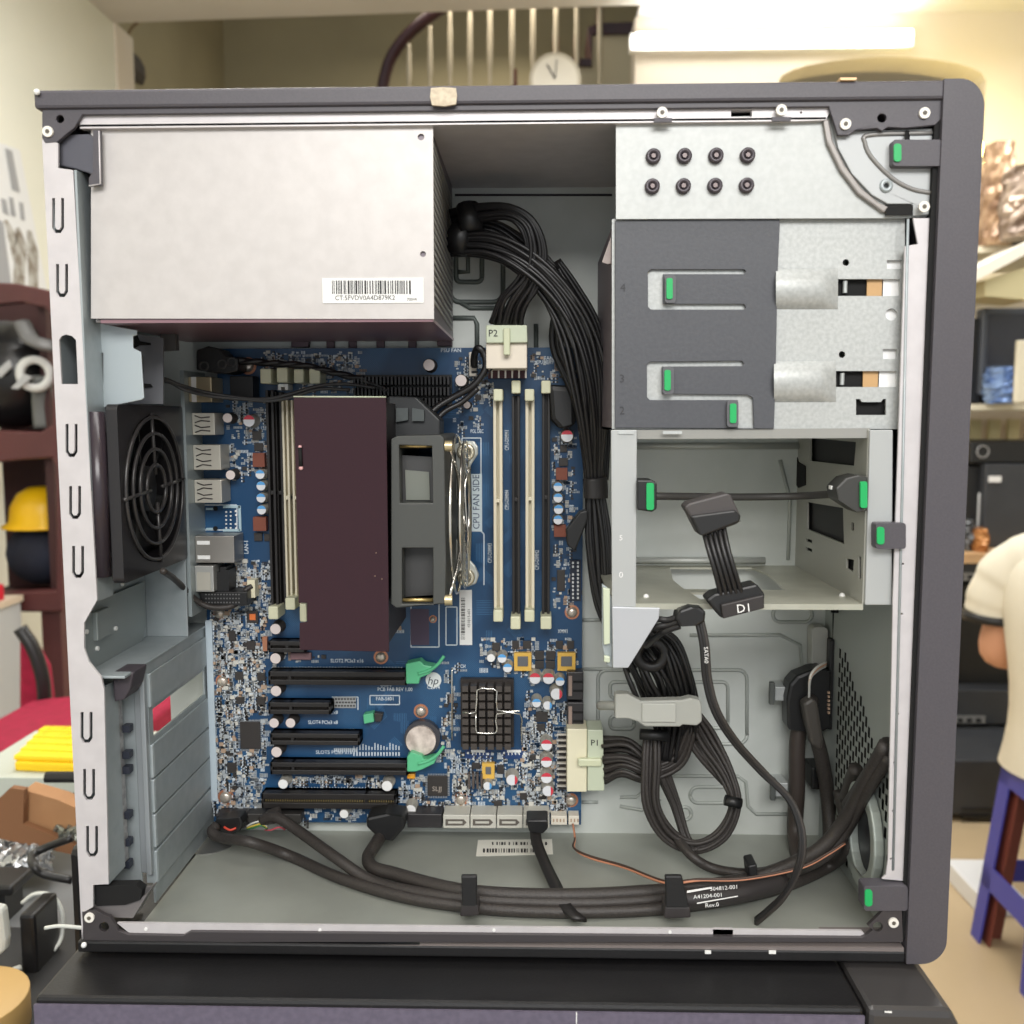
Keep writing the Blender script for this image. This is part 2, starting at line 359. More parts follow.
for x_, y_ in ((-.78, 1.1), (-.5, 1.1), (-.78, 1.36), (-.5, 1.36)):
    MB().cyl((x_, y_, FZ), (0, 0, 1), .014, at(40, 786, 1.1).z-FZ+.01, 10).build('leg', PAINTB, t)
# yellow keyboard
kz = DZ+.045
kc = [atZ(14, 762, kz), atZ(104, 766, kz), atZ(112, 730, kz), atZ(46, 729, kz)]
t = thing('yellow_keyboard', 'yellow keyboard lying on a pale carton at the back of the bench', 'keyboard', kc[0]-Vector((0, 0, .012)))
MB().add([v+Vector((0, 0, d)) for d in (-.012, 0) for v in kc], [(3, 2, 1, 0), (4, 5, 6, 7), (0, 1, 5, 4), (1, 2, 6, 5), (2, 3, 7, 6), (3, 0, 4, 7)]).build('case', mat('keyboard_yellow', (246, 205, 20), .5), t, bv=.003)
KY = mat('key_yellow', (252, 216, 34), .45); kb = None
for j in range(5):
    for i in range(9):
        u, v = (i+.6)/9.2, (j+.6)/5.2
        L = kc[0].lerp(kc[1], u).lerp(kc[3].lerp(kc[2], u), v)
        if kb is None: kb = MB().box(L.x-.008, L.x+.008, L.y-.009, L.y+.009, kz, kz+.007).build('key', KY, t, bv=.002, origin=L)
        else: dup(kb, t, L)
cx_ = [v.x for v in kc]; cy2 = [v.y for v in kc]
tag(MB().box(min(cx_)-.03, max(cx_)+.02, min(cy2)-.01, .79, DZ, kz-.012).build('white_carton', mat('carton_white', (190, 196, 186), .6)), 'pale flat carton under the yellow keyboard', 'carton')
# cardboard box
t = thing('cardboard_box', 'open brown cardboard box with raised flap among the foil bags', 'box', at(50, 840, .45))
CB = mat('cardboard', (176, 132, 92), .8, 0, (166, 122, 84), 20); CBD = mat('cardboard_side', (132, 92, 62), .8)
MB().pplate([(-30, 826), (10, 788), (24, 790), (23, 824), (76, 845), (78, 856), (-30, 832)], [], .44, .448).build('front_flap', CBD, t)
MB().pplate([(24, 790), (58, 800), (76, 808), (76, 845), (22, 824)], [], .452, .475).build('box_body', CB, t)
# foil bags (crumpled)
def crumple(name, pts, Y, label, c1, c2, th=.02, seed=1):
    rr = random.Random(seed); xs = [p[0] for p in pts]; ys = [p[1] for p in pts]; n = 22; vs = []; fs = []
    for j in range(n+1):
        for i in range(n+1):
            x = min(xs)+(max(xs)-min(xs))*i/n; y = min(ys)+(max(ys)-min(ys))*j/n
            e = max(abs(i/n-.5), abs(j/n-.5))*2; k = 1-.14*rr.random() if e > .85 else 1
            cx, cy = sum(xs)/len(xs), sum(ys)/len(ys); x = cx+(x-cx)*k; y = cy+(y-cy)*k
            v = at(x, y, Y+(.09*(1-j/n)))
            vs.append(v+Vector((rr.uniform(-1, 1)*.004, rr.uniform(-1, 1)*.012*(1-e*.7), rr.uniform(-1, 1)*.006)))
    for j in range(n):
        for i in range(n): a = j*(n+1)+i; fs.append((a, a+1, a+n+2, a+n+1))
    m = MB().add(vs, fs, 0, False); o = m.build(name, mat(name+label[:6], c1, .22, .7, c2, 30))
    md = o.modifiers.new('s', 'SOLIDIFY'); md.thickness = .004
    return tag(o, label, 'bag')
crumple('foil_bag', [(-20, 752), (76, 800)], .62, 'pale crumpled foil bag below the yellow keyboard', (200, 200, 178), (150, 150, 136), seed=2)
crumple('foil_bag', [(-20, 826), (52, 866)], .40, 'silver crumpled foil bag in front of the cardboard box', (205, 206, 206), (160, 162, 164), seed=3)
crumple('foil_bag', [(56, 796), (82, 838)], .44, 'small silver foil bag tucked behind the case edge', (180, 182, 172), (90, 92, 86), seed=4)
tag(MB().ptube([(46, 777, .42), (60, 777, .42), (84, 777, .42)], .006, flat=.8).build('black_rod', BLACK), 'short black rod poking out from behind the case', 'rod')
tag(MB().ptube([(72, 838, .33), (45, 848, .33), (32, 856, .32), (34, 866, .3), (44, 874, .3), (72, 880, .3)], .0036).build('black_cable', BLACK), 'thick black cable curling beside the grey bench edge', 'cable')
# black adapter behind the case, black boxes
p, q = at(67, 848, .16), at(90, 942, .16)
tag(MB().box(p.x, p.x+.06, .16, .24, DZ, p.z).build('power_adapter', PAINTB, bv=.006), 'upright black adapter standing behind the lower left corner', 'adapter')
p, q = at(-40, 886, .34), at(12, 893, .34)
tag(MB().box(p.x, q.x, .34, .38, q.z-.004, p.z).build('black_tray', BLACK, bv=.003), 'flat black box lid at the left edge', 'tray')
tag(MB().box(p.x, q.x-.01, .345, .375, DZ, q.z-.004).build('black_speaker', BLACK), 'black carton beneath the flat box lid at left', 'carton')
# black upright block with slanted top
a_, b_ = at(18, 915, .26), at(38, 990, .26)
t = MB().box(a_.x, b_.x, .26, .30, DZ, at(24, 915, .26).z).build('black_stand', PAINTB, bv=.003)
tag(t, 'upright black block standing on the mat left of the lower computer', 'block')
tag(MB().ptube([(22, 903, .30), (35, 894, .30), (52, 896, .30), (62, 912, .30), (62, 935, .30), (54, 950, .29), (40, 962, .29)], .0018).build('white_cable', mat('white_cable_skin', (212, 214, 208), .5)), 'thin white cable looping behind the upright black block', 'cable')
tag(MB().ptube([(45, 928, .12), (60, 926, .12), (84, 928, .12)], .0013).build('white_cable', MATS['white_cable_skin']), 'thin white cable running straight behind the case corner', 'cable')
t = thing('white_plug', 'white power plug with cable at the left edge', 'plug', at(5, 950, .03))
MB().pplate([(-20, 905), (2, 908), (6, 940), (5, 950), (-1, 957), (-20, 958)], [], .24, .25).build('body', LGREY, t, bv=.004)
MB().ptube([(-10, 974, .24), (6, 973, .24), (20, 968, .25)], .0028).build('cable', MATS['white_cable_skin'], t)
t = tag(MB().lathe(atZ(-38, 1000, DZ+.03), (0, 0, 1), [(.0, .0), (.046, .0), (.046, -.03), (0, -.03)], 36).build('tape_roll', mat('tape_tan', (196, 160, 100), .5), bv=.001), 'tan roll of tape at the bottom left corner', 'tape')
# ================================================================== RIGHT BACKGROUND
SH = mat('shelf_cream', (222, 214, 190), .6); DKC = mat('dark_computer', (58, 60, 64), .45, 0, (52, 54, 58), 10); DK2 = mat('dark_monitor', (68, 72, 80), .4)
SY = 2.95
t = thing('storage_shelf', 'cream storage shelving by the back wall at right', 'shelf', (2.1, SY, FZ))
xl = at(962, 400, 2.75).x
for y in (246, 404):
    z = at(990, y, 2.7).z; MB().box(xl-.04 if y == 246 else xl, 3.2, 2.7, 3.15, z-.02, z).build('shelf_board', SH, t)
zt = at(990, 552, 2.6).z
MB().box(xl-.1, 3.2, 2.55, 3.15, zt-.03, zt).build('table_top', mat('wood_top', (206, 170, 126), .5, 0, (190, 150, 108), 6), t)
for x_ in (xl, 3.1): MB().box(x_, x_+.03, 3.1, 3.14, FZ, 1.4).build('post', SH, t)
m = MB(); zr = at(990, 428, 2.9).z
for i in range(16): m.box(xl+.04+i*.07, xl+.08+i*.07, 3.08, 3.1, zr-.05, zr+.03)
m.build('slotted_rail', mat('rail_cream', (200, 192, 150), .6), t)
def bgbox(name, x0, y0, x1, y1, Y, D, m_, label, cat, bv=.006, extra=None, zb=None):
    a = at(x0, y0, Y); b = at(x1, y1, Y); zb = b.z if zb is None else zb
    t = thing(name, label, cat, ((a.x+b.x)/2, Y, zb))
    MB().box(a.x, b.x, Y, Y+D, zb, a.z).build('body', m_, t, bv=bv)
    if extra: extra(t, a, b)
    return t
SILT = mat('silver_trim', (150, 150, 150), .4, .4)
z1 = at(990, 246, 2.7).z; z2 = at(990, 404, 2.7).z
def screen(t, a, b):
    MB().box(a.x+.02, b.x-.02, a.y-.004, a.y, b.z+.05, a.z-.02).build('screen', mat('dark_screen', (50, 52, 60), .25), t)
bgbox('black_printer', 955, 172, 992, 242, 2.75, .25, DK2, 'black box-like machine on the top shelf', 'machine', zb=z1,
      extra=lambda t, a, b: MB().box(a.x+.06, a.x+.12, 2.744, 2.75, a.z-.07, a.z-.03).build('paper_label', WHITE, t))
bgbox('black_printer', 998, 200, 1060, 244, 2.72, .25, BLACK, 'black machine on the top shelf at the right edge', 'machine', zb=z1)
def bag2(name, x0, y0, x1, y1, Y, label, c1, c2, seed, zb=None):
    rr = random.Random(seed); a = at(x0, y0, Y); b = at(x1, y1, Y); vs = []; fs = []; n = 14; k = 24
    zb = b.z if zb is None else zb
    for j in range(n+1):
        z = zb+(a.z-zb)*j/n; pinch = 1-.35*abs(j/n-.45)**1.4
        for i in range(k):
            t_ = 2*math.pi*i/k; q = pinch*(1+rr.uniform(-.12, .12))
            vs.append(((a.x+b.x)/2+(b.x-a.x)/2*math.cos(t_)*q, Y+.08+.07*math.sin(t_)*q, z))
    for j in range(n):
        for i in range(k): w_ = (i+1) % k; fs.append((j*k+i, j*k+w_, (j+1)*k+w_, (j+1)*k+i))
    fs += [tuple(range(k)), tuple(n*k+i for i in range(k))]
    return tag(MB().add(vs, fs).build(name, mat('bagmat%d' % seed, c1, .25, .3, c2, 14)), label, 'bag')
bag2('plastic_bag', 996, 138, 1024, 210, 2.62, 'shiny brown plastic bag standing on the top shelf', (210, 176, 140), (140, 108, 84), 5, zb=z1)
bag2('plastic_bag', 1016, 162, 1060, 232, 2.5, 'shiny plastic bag at the right edge of the top shelf', (190, 170, 150), (110, 90, 76), 6, zb=z1)
t = thing('white_box', 'white tilted flat boxes under the top shelf', 'box', at(990, 262, 2.6))
MB().pplate([(970, 272), (1030, 240), (1030, 252), (972, 283)], [], 2.5, 2.69).build('lid', mat('box_white', (230, 222, 206), .6), t)
MB().pplate([(985, 280), (1030, 266), (1030, 300), (985, 296)], [], 2.52, 2.68).build('lower_box', mat('box_khaki', (190, 180, 140), .6), t)
def stand(t, a, b):
    screen(t, a, b)
bgbox('computer_monitor', 983, 308, 1050, 380, 2.72, .05, DK2, 'dark monitor standing on the middle shelf', 'monitor', zb=z2+.03,
      extra=lambda t, a, b: (screen(t, a, b), MB().box(a.x+.04, b.x-.06, 2.7, 2.86, z2, z2+.03).build('stand', BLACK, t)))
bgbox('computer_tower', 968, 318, 981, 390, 2.74, .3, BLACK, 'narrow black computer left of the dark monitor', 'computer', zb=z2)
bag2('blue_bag', 998, 366, 1030, 402, 2.6, 'light blue plastic bag on the middle shelf', (150, 176, 214), (90, 120, 176), 8, zb=z2)
bgbox('cream_board', 1018, 340, 1030, 402, 2.58, .02, SH, 'cream upright board beside the light blue bag', 'board', zb=z2)
bgbox('computer_tower', 971, 441, 1060, 462, 2.72, .3, BLACK, 'black computer lying on its side on the stack', 'computer', zb=at(986, 464, 2.70).z+.001,
      extra=lambda t, a, b: MB().lathe((a.x+.04, 2.72, (a.z+b.z)/2), (0, -1, 0), [(.022, 0), (.022, .003), (.017, .003), (.017, 0)], 20).build('round_badge', SILT, t))
bgbox('computer_tower', 986, 464, 1050, 536, 2.70, .34, DKC, 'dark grey computer tower standing on the wooden top', 'computer', zb=zt,
      extra=lambda t, a, b: MB().box(a.x+.01, a.x+.05, 2.694, 2.70, a.z-.06, a.z-.04).build('paper_label', WHITE, t))
bgbox('computer_tower', 966, 466, 984, 530, 2.74, .3, BLACK, 'black computer with white trim left of the grey tower', 'computer', zb=zt,
      extra=lambda t, a, b: MB().box(b.x-.025, b.x-.008, 2.73, 2.74, a.z-.2, a.z-.09).build('white_trim', WHITE, t))
bag2('grey_pouch', 958, 522, 984, 545, 2.6, 'grey pouch lying on the wooden top', (120, 122, 124), (70, 72, 76), 9, zb=zt)
bag2('orange_wrap', 978, 530, 996, 548, 2.57, 'small orange wrapper beside the grey pouch', (196, 140, 86), (170, 110, 60), 10, zb=zt)
def ports(t, a, b):
    MB().box(a.x+.02, a.x+.15, a.y-.004, a.y, b.z+.005, b.z+.03).build('port_panel', SILT, t)
    m = MB()
    for i in range(4): m.box(a.x+.03+i*.03, a.x+.045+i*.03, a.y-.007, a.y-.003, b.z+.01, b.z+.022)
    m.build('ports', BLACK, t)
for i, (y0, y1, txt_) in enumerate(((556, 582, 'topmost under the wooden top'), (690, 725, 'second from the bottom of the floor stack'), (727, 757, 'lowest of the floor stack'))):
    bgbox('desktop_computer', 940, y0, 1060, y1, 2.6, .3, DKC, 'dark desktop computer lying flat, '+txt_, 'computer', extra=ports, bv=.004)
bgbox('computer_tower', 940, 584, 1060, 688, 2.68, .3, BLACK, 'large black computer between the flat grey desktops', 'computer')
bgbox('computer_tower', 930, 760, 1060, 850, 2.3, .3, DKC, 'dark computer with vented front standing on the floor', 'computer', zb=FZ+.02,
      extra=lambda t, a, b: [MB().box(a.x+.1, a.x+.2, 2.295, 2.3, b.z+.06+k*.02, b.z+.068+k*.02).build('vent_slot', BLACK, t) for k in range(4)])
z = FZ; p = at(946, 848, 2.2); tag(MB().box(atZ(940, 872, FZ).x, atZ(978, 870, FZ).x, 1.75, 1.95, FZ, FZ+.05).build('white_box', mat('paper_white', (226, 226, 226), .6), bv=.003), 'white flat box on the floor behind the blue stool', 'box')
# blue stool
A = atZ(972, 934, FZ); B = atZ(1018, 990, FZ); e = (B-A); s_ = .27; e = e.normalized(); nrm = Vector((-e.y, e.x, 0)); nrm = nrm if nrm.x > 0 else -nrm
A = Vector((A.x, A.y, FZ)); corners = [A, A+e*s_, A+e*s_+nrm*s_, A+nrm*s_]; cen = sum(corners, Vector())/4
t = thing('plastic_stool', 'blue plastic stool with brown inner legs on the tiled floor', 'stool', cen)
BLU = mat('blue_plastic', (58, 62, 158), .4); BRN = mat('brown_plastic', (116, 60, 50), .5); HT = FZ+.45
tops = [cen+(c-cen)*.72+Vector((0, 0, HT-FZ)) for c in corners]
def quad(m, a, b, c, d, th, mi=0):
    n = (b-a).cross(d-a).normalized()*th
    v = [a, b, c, d, a+n, b+n, c+n, d+n]; m.add(v, [(0, 1, 2, 3), (7, 6, 5, 4), (0, 4, 5, 1), (1, 5, 6, 2), (2, 6, 7, 3), (3, 7, 4, 0)], mi)
for i in range(4):
    j = (i+1) % 4; h = (i-1) % 4; m = MB(); m2 = MB()
    for k in (j, h):
        w0, w1 = .16, .24
        a, b = corners[i], corners[i].lerp(corners[k], w0); c, d = tops[i].lerp(tops[k], w1), tops[i]
        quad(m, a, b, c, d, .004)
        off = (cen-corners[i]).normalized()*.022+Vector((0, 0, 0)); quad(m2, a+off, b+off, c+off, d+off, .003)
    lg = m.build('leg', BLU, t); m2.build('inner_leg', BRN, lg)
for i in range(4):
    j = (i+1) % 4
    for f0, f1 in ((.30, .42), (.86, 1.0)):
        m = MB()
        a = corners[i].lerp(tops[i], f0); b = corners[j].lerp(tops[j], f0); c = corners[j].lerp(tops[j], f1); d = corners[i].lerp(tops[i], f1)
        quad(m, a, b, c, d, .004); m.build('cross_rail', BLU, t)
MB().plate([[((p.x-cen.x)*1.06+cen.x, (p.y-cen.y)*1.06+cen.y) for p in tops]], 'z', HT-.01, HT+.02).build('seat', BLU, t, bv=.012)
# person, seen from behind, sitting on the stool
def skin(name, pts, edges, rad, m_, parent, sub=2):
    o0 = WL[parent.name]; me = bpy.data.meshes.new(name); me.from_pydata([Vector(p)-o0 for p in pts], edges, [])
    me.materials.append(m_)
    o = bpy.data.objects.new(name, me); C.objects.link(o); o.parent = parent
    o.modifiers.new('skin', 'SKIN'); md = o.modifiers.new('sub', 'SUBSURF'); md.levels = sub; md.render_levels = sub
    for i, r_ in enumerate(rad):
        sv = me.skin_vertices[0].data[i]; sv.radius = (r_, r_) if not isinstance(r_, tuple) else r_
        sv.use_root = (i == 0)
    o.modifiers['skin'].use_smooth_shade = True
    WL[o.name] = o0; return o
px_, py_, pz_ = 0, 0, HT+.02
t = thing('person', 'person in a cream short-sleeved shirt with black cuffs, seated with back turned', 'person', (0, 0, FZ))
SKN = mat('skin', (205, 150, 118), .6); SHIRT = mat('cream_shirt', (226, 218, 198), .85, 0, (218, 210, 190), 9, .5); NAVY = mat('blue_trousers', (44, 52, 100), .8)
V = lambda x, y, z: Vector((px_+x, py_+y, pz_+z))
def hand_pts(base, dr, s):   # five bent fingers leaving the palm
    P = []; E = []; Rr = []
    side = Vector((1, 0, 0)); b0 = base
    return b0
pts = [V(0, 0, .10), V(0, 0, .25), V(0, .01, .36), V(0, .02, .45), V(0, .03, .51), V(0, .05, .57), V(0, .06, .67),
       V(-.17, .02, .42), V(-.235, .01, .20), V(-.13, .24, .17), V(.17, .02, .42), V(.235, .01, .20), V(.13, .24, .17),
       V(-.08, .05, .07), V(-.10, .42, .06), V(-.10, .44, -.40), V(.08, .05, .07), V(.10, .42, .06), V(.10, .44, -.40), V(-.10, .56, -.42), V(.10, .56, -.42),
       V(-.09, .31, .17), V(.09, .31, .17)]
ed = [(0, 1), (1, 2), (2, 3), (3, 4), (4, 5), (5, 6), (3, 7), (7, 8), (8, 9), (3, 10), (10, 11), (11, 12), (0, 13), (13, 14), (14, 15), (15, 19), (0, 16), (16, 17), (17, 18), (18, 20), (9, 21), (12, 22)]
rad = [(.14, .11), (.13, .10), (.15, .10), (.12, .09), .055, .075, .08, .055, .043, .03, .055, .043, .03, .085, .06, .045, .085, .06, .045, .035, .035, .04, .04]
skin('body', pts, ed, rad, SKN, t)
for sx in (-1, 1):      # hands with five fingers on the lap
    hb = V(sx*.085, .33, .17)
    for k, (dx, ln) in enumerate(((-.03, .06), (-.012, .08), (.006, .085), (.024, .08), (.04, .06))):
        th = k == 0
        P = [hb+Vector((-sx*dx*.5, 0, 0)), hb+Vector((-sx*dx, ln*.55, .004)), hb+Vector((-sx*dx, ln*.9, -.01)), hb+Vector((-sx*dx, ln, -.028))]
        if th: P = [hb+Vector((sx*.02, -.01, 0)), hb+Vector((sx*.045, .02, 0)), hb+Vector((sx*.05, .05, -.01))]
        skin('thumb' if th else 'finger', P, [(i, i+1) for i in range(len(P)-1)], [.011, .009, .008, .007][:len(P)], SKN, t, sub=1)
# shirt: lofted rings around the torso
vs = []; fs = []; n = 28; rings = [(-.035, .215, .16, 0), (.05, .20, .148, 0), (.15, .198, .145, -.01), (.24, .205, .145, -.02), (.33, .222, .148, -.02), (.40, .225, .14, -.01), (.445, .20, .12, .0), (.475, .13, .09, .01), (.495, .07, .07, .02)]
rs = random.Random(3)
for k, (z, a, b, oy) in enumerate(rings):
    for i in range(n):
        th = 2*math.pi*i/n; f = 1+.02*math.sin(3*th+k*1.3)+rs.uniform(-.006, .006)
        vs.append(V(a*f*math.cos(th), oy+b*f*math.sin(th), z))
for k in range(len(rings)-1):
    for i in range(n): j = (i+1) % n; fs.append((k*n+i, k*n+j, (k+1)*n+j, (k+1)*n+i))
sh = MB().add(vs, fs, 0, True).build('shirt', SHIRT, t, sub=1)
for sx in (-1, 1):
    MB().tube([V(sx*.13, .015, .42), V(sx*.195, .015, .39), V(sx*.228, .01, .34), V(sx*.24, .01, .29)], [.08, .074, .066, .062], n=14).build('sleeve', SHIRT, t, sub=1)
    MB().tube([V(sx*.240, .01, .298), V(sx*.241, .01, .280)], .064, n=16, k=1).build('cuff', BLACK, t)
for sx in (-1, 1):
    MB().tube([V(sx*.075, .02, .06), V(sx*.085, .2, .075), V(sx*.10, .43, .06), V(sx*.10, .45, -.1), V(sx*.10, .45, -.37)], [.10, .09, .085, .08, .07], n=14).build('trouser_leg', NAVY, t)
MB().ball(V(0, .06, .685), .1, 20, sc=(.92, 1.02, 1.15)).build('hair', mat('black_hair', (24, 20, 20), .6), t)
m = MB().ball(V(0, .172, .645), .014, 10, sc=(.8, 1.2, 1)); m.build('nose', SKN, t)
m = MB().ball(V(-.032, .145, .665), .012, 10).ball(V(.032, .145, .665), .012, 10); m.build('eyes', WHITE, t)
MB().ball(V(0, .158, .61), .02, 10, sc=(1.1, .4, .3)).build('mouth', mat('lips', (170, 96, 88), .6), t)
MB().ball(V(-.09, .06, .655), .02, 10, sc=(.4, .8, 1.3)).ball(V(.09, .06, .655), .02, 10, sc=(.4, .8, 1.3)).build('ears', SKN, t)
t.location = (cen.x+.075, cen.y-.0, FZ); t.rotation_euler = (0, 0, -.55)
# warm lamp beyond the case
p = at(968, 150, 3.0)
t = thing('warm_lamp', 'glowing warm lamp on the back wall behind the case edge', 'lamp', p)
MB().ball(p, .05, 16).build('bulb', mat('warm_glow', (255, 240, 170), .5, emit=(255, 236, 150), es=9), t)
MB().cyl((p.x, p.y+.03, p.z), (0, 1, 0), .02, .17, 12).build('socket', LGREY, t)
l = bpy.data.lights.new('warm_light', 'POINT'); l.energy = 9; l.color = (1, .82, .32); l.shadow_soft_size = .06
o = bpy.data.objects.new('warm_light', l); C.objects.link(o); o.location = p+Vector((0, -.08, 0))
# ================================================================== LOWER COMPUTER
lf, rf = atZ(33, 995, 0), atZ(985, 1012, 0)
t = thing('computer_case', 'closed black computer case lying flat under the open tower', 'computer', (.23, .1, DZ))
bx = atZ(893, 964, 0).x; fy = -.036
MB().box(-.006, .409, fy, .40, DZ+.012, -.003).build('side_panel', PAINTB, t, bv=.002)
MB().plate([[(-.006, -.0065), (.409, -.0065), (.409, DZ+.006), (-.006, DZ+.006)]], 'y', fy-.0015, fy, 0).build('front_strip', mat('purple_grey_paint', (104, 97, 114), .5, 0, (94, 88, 104), 300), t)
m = MB().plate([[(.411, DZ+.01), (.448, DZ+.01), (.466, DZ+.03), (.466, -.030), (.452, -.0035), (.411, -.003)]], 'y', fy, .40)
m.build('front_bezel', mat('bezel_black', (62, 60, 60), .3), t, bv=.003)
for x_, y_ in ((.02, -.02), (.38, -.02), (.02, .36), (.38, .36)): MB().cyl((x_, y_, DZ), (0, 0, 1), .012, .014, 12).build('foot', BLACK, t)
m = MB().pbox(885, 1012, 892, 1013, fy-.0018, fy-.001).pbox(576, 1013, 577, 1024, fy-.0018, fy-.001); m.build('scratch', MATS['white_label'], t)
# ================================================================== OPEN TOWER CASE
TW = thing('computer_case', 'open dark grey computer tower with its side panel off, standing on another case', 'computer', (.23, .08, 0))
CX1 = .4445           # where the front bezel begins
# outer covers
m = MB().box(-.002, CX1, -.0015, .178, .4405, .4495)
m.build('top_cover', PAINT, TW, bv=.0015)
m = MB().box(-.001, CX1-.002, -.001, .178, .0, .0062)
m.build('bottom_cover', PAINTB, TW, bv=.001)
sc_ = MB()
for x, y in ((37, 92), (84, 945)): v = at(x, y, -.003); sc_.ball(v, .0016, 8)
for x0, y0, x1, y1 in ((705, 951, 711, 954), (769, 951, 776, 954)): sc_.pbox(x0, y0, x1, y1, -.0018, -.001)
sc_.build('paint_chips', WHITE, TW)
MB().pplate([(431, 88), (443, 87), (456, 88), (457, 95), (456, 104), (445, 106), (432, 105), (430, 97)], [], -.0028, -.0014).build('tape_residue', mat('residue', (214, 202, 180), .8, 0, (196, 182, 160), 500), TW)
tag(MB().pplate([(840, 77.5), (857, 77.5), (856, 80), (841, 80)], [], -.0025, .004).build('bare_edge', mat('bare_metal_edge', (240, 200, 150), .4), TW))
# dark rims just inside
m = MB().pplate([(42, 105), (943, 97), (942, 118), (935, 125), (905, 128), (888, 127), (882, 131), (877, 128), (856, 130), (849, 135), (838, 135), (829, 106.5), (82, 114.5), (74, 128), (66, 134), (57, 142), (45, 143), (42, 138)],
                [circ(60, 119, 4), circ(882, 118, 4.5)], .0005, .003)
m.build('top_rim', PAINT, TW, bv=.0004)
m = MB().pplate([(82, 912), (95, 910), (104, 915), (110, 917), (113, 922), (118, 931), (128, 935), (183, 936), (190, 932), (862, 938), (866, 936), (868, 934), (873, 930), (868, 926), (880, 914), (884, 909), (902, 911), (903, 942), (84, 942)],
                [circ(104, 927, 5), circ(878, 927, 5)], .0005, .003)
m.build('bottom_rim', mat('rim_paint', (66, 62, 64), .4, .1), TW, bv=.0004)
MB().pplate([(83, 943.5), (904, 948), (904, 952), (83, 947)], [], -.0005, .02).build('bottom_seam', mat('seam_brown', (120, 112, 110), .45), TW)
# light lips
m = MB().pplate([(80, 116), (830, 106), (830, 111), (826, 120), (800, 121), (80, 128.5)], [rect(731, 110, 752, 117), circ(801, 112.5, 1.2)], .003, .007)
p, q = at(80, 128, .003), at(826, 121, .003)
m.box(p.x, q.x, .003, .137, p.z+.0006, p.z+.0016)
m.build('top_lip', STEELW, TW)
m = MB().pplate([(117, 923), (862, 931), (866, 936), (863, 940), (190, 934), (184, 937), (140, 936), (128, 932)], [rect(713, 929, 733, 935)], .0028, .0045)
m.build('bottom_lip', STEELW, TW)
m = MB()
for x, y in ((146, 929), (320, 930), (494, 930), (670, 932)): v = at(x, y, .0028); m.cyl(v, (0, -1, 0), .0009, .0004, 8)
m.build('lip_dimples', WHITE, TW)
# rear vertical strip
def U(x, y, h=31, w=12):
    return [(x-w/2, y), (x-w/2+3, y), (x-w/2+3, y+h-6.5), (x-1.5, y+h-3.6), (x+1.5, y+h-3.6), (x+w/2-3, y+h-6.5), (x+w/2-3, y), (x+w/2, y), (x+w/2, y+h-5), (x+w/2-3.3, y+h), (x-w/2+3.3, y+h), (x-w/2, y+h-5)]
holes = [U(x, y, h) for x, y, h in ((58, 198, 35), (62, 264, 33), (71.5, 424, 33), (75, 486, 33), (78, 546, 32), (86.5, 712, 31), (89, 769, 31), (92, 826, 31))]
holes.append([(59, 340), (61.5, 336), (66, 334.5), (72, 336), (76, 340), (78, 384), (61.5, 384)])
m = MB().pplate([(42, 139), (58, 143), (58, 168), (73, 170), (97, 600), (93, 607), (84, 623), (84, 648), (89, 662), (101, 677), (104, 690), (108.5, 884), (93, 885), (93, 907), (84, 912), (82, 940)], holes, .0008, .0022)
m.build('rear_frame_strip', STEELW, TW, bv=.0003)
rx = at(75, 200, .001).x+.0003
m = MB()
for (y0, y1) in ((170, 602), (690, 884)):
    m.box(rx+.0, rx+.0012, .001, .0215, at(75, y1, .001).z, at(75, y0, .001).z)
m.build('rear_inner_flange', STEELG, TW)
# rear wall: fan bay and slot wall
ZL = at(110, 672, .012).z   # ledge height
XW = .029
zt_ = .445
m = MB()
m.box(.0015, .003, .004, .137, ZL, zt_)                       # outer skin in the fan bay
m.box(.003, XW, .096, .0975, ZL, at(180, 430, .097).z)         # step
m.box(.0022, XW, .004, .137, ZL-.0015, ZL)                     # ledge
m.build('fan_bay', STEELG, TW, bv=.0004)
m = MB()
p = at(178, 592, .094); q = at(146, 640, .08)
m.plate([[(.012, ZL), (.085, ZL), (.0905, ZL+.008), (.0905, ZL+.036), (.012, ZL+.036)]], 'x', .004, .0052)
m.plate([[(.020, ZL+.015), (.036, ZL+.015), (.036, ZL+.031), (.020, ZL+.031)]], 'x', .005, .008)
m.build('bay_emboss', mat('bay_steel', (150, 158, 158), .42, .4), TW, bv=.0012)
m = MB()
for y_, z_ in ((.0235, ZL+.010), (.012, ZL+.022), (.047, ZL+.016), (.058, ZL+.040)): m.cyl((.0052, y_, z_), (1, 0, 0), .0013, .0012, 10)
m.build('rivets', WHITE, TW)
# slot wall
zs = [at(330, y, YB).z for y in (644, 675, 705, 735, 765, 796)]
zp = (zs[0]-zs[5])/5
sl = []
hz_ = (zs[1]-.0048+zp*.42, zs[1]-.0048-zp*.36)
m = MB()
m.plate([[(.034, .010), (.137, .010), (.137, ZL-.001), (.034, ZL-.001)], [(.040, hz_[1]), (.124, hz_[1]), (.124, hz_[0]), (.040, hz_[0])]], 'x', XW-.002, XW-.0008)
m.build('slot_wall', STEELG, TW)
for k in range(6):
    if k == 1: continue
    z = zs[k]-.0*zp
    zc = zs[k]-.0048
    m = MB().box(XW-.0008, XW+.0006, .036, .126, zc-zp*.47, zc+zp*.47)
    m.box(XW-.006, XW+.0006, .0345, .036, zc-zp*.47, zc+zp*.47)
    m.build('slot_cover', STEELG, TW, bv=.0006)
zb0 = at(120, 884, .02).z
MB().box(.0015, .0027, .004, .034, .010, ZL-.002).box(.0027, .0210, .0335, .0345, .012, ZL-.002).build('slot_side_skin', STEELG, TW)
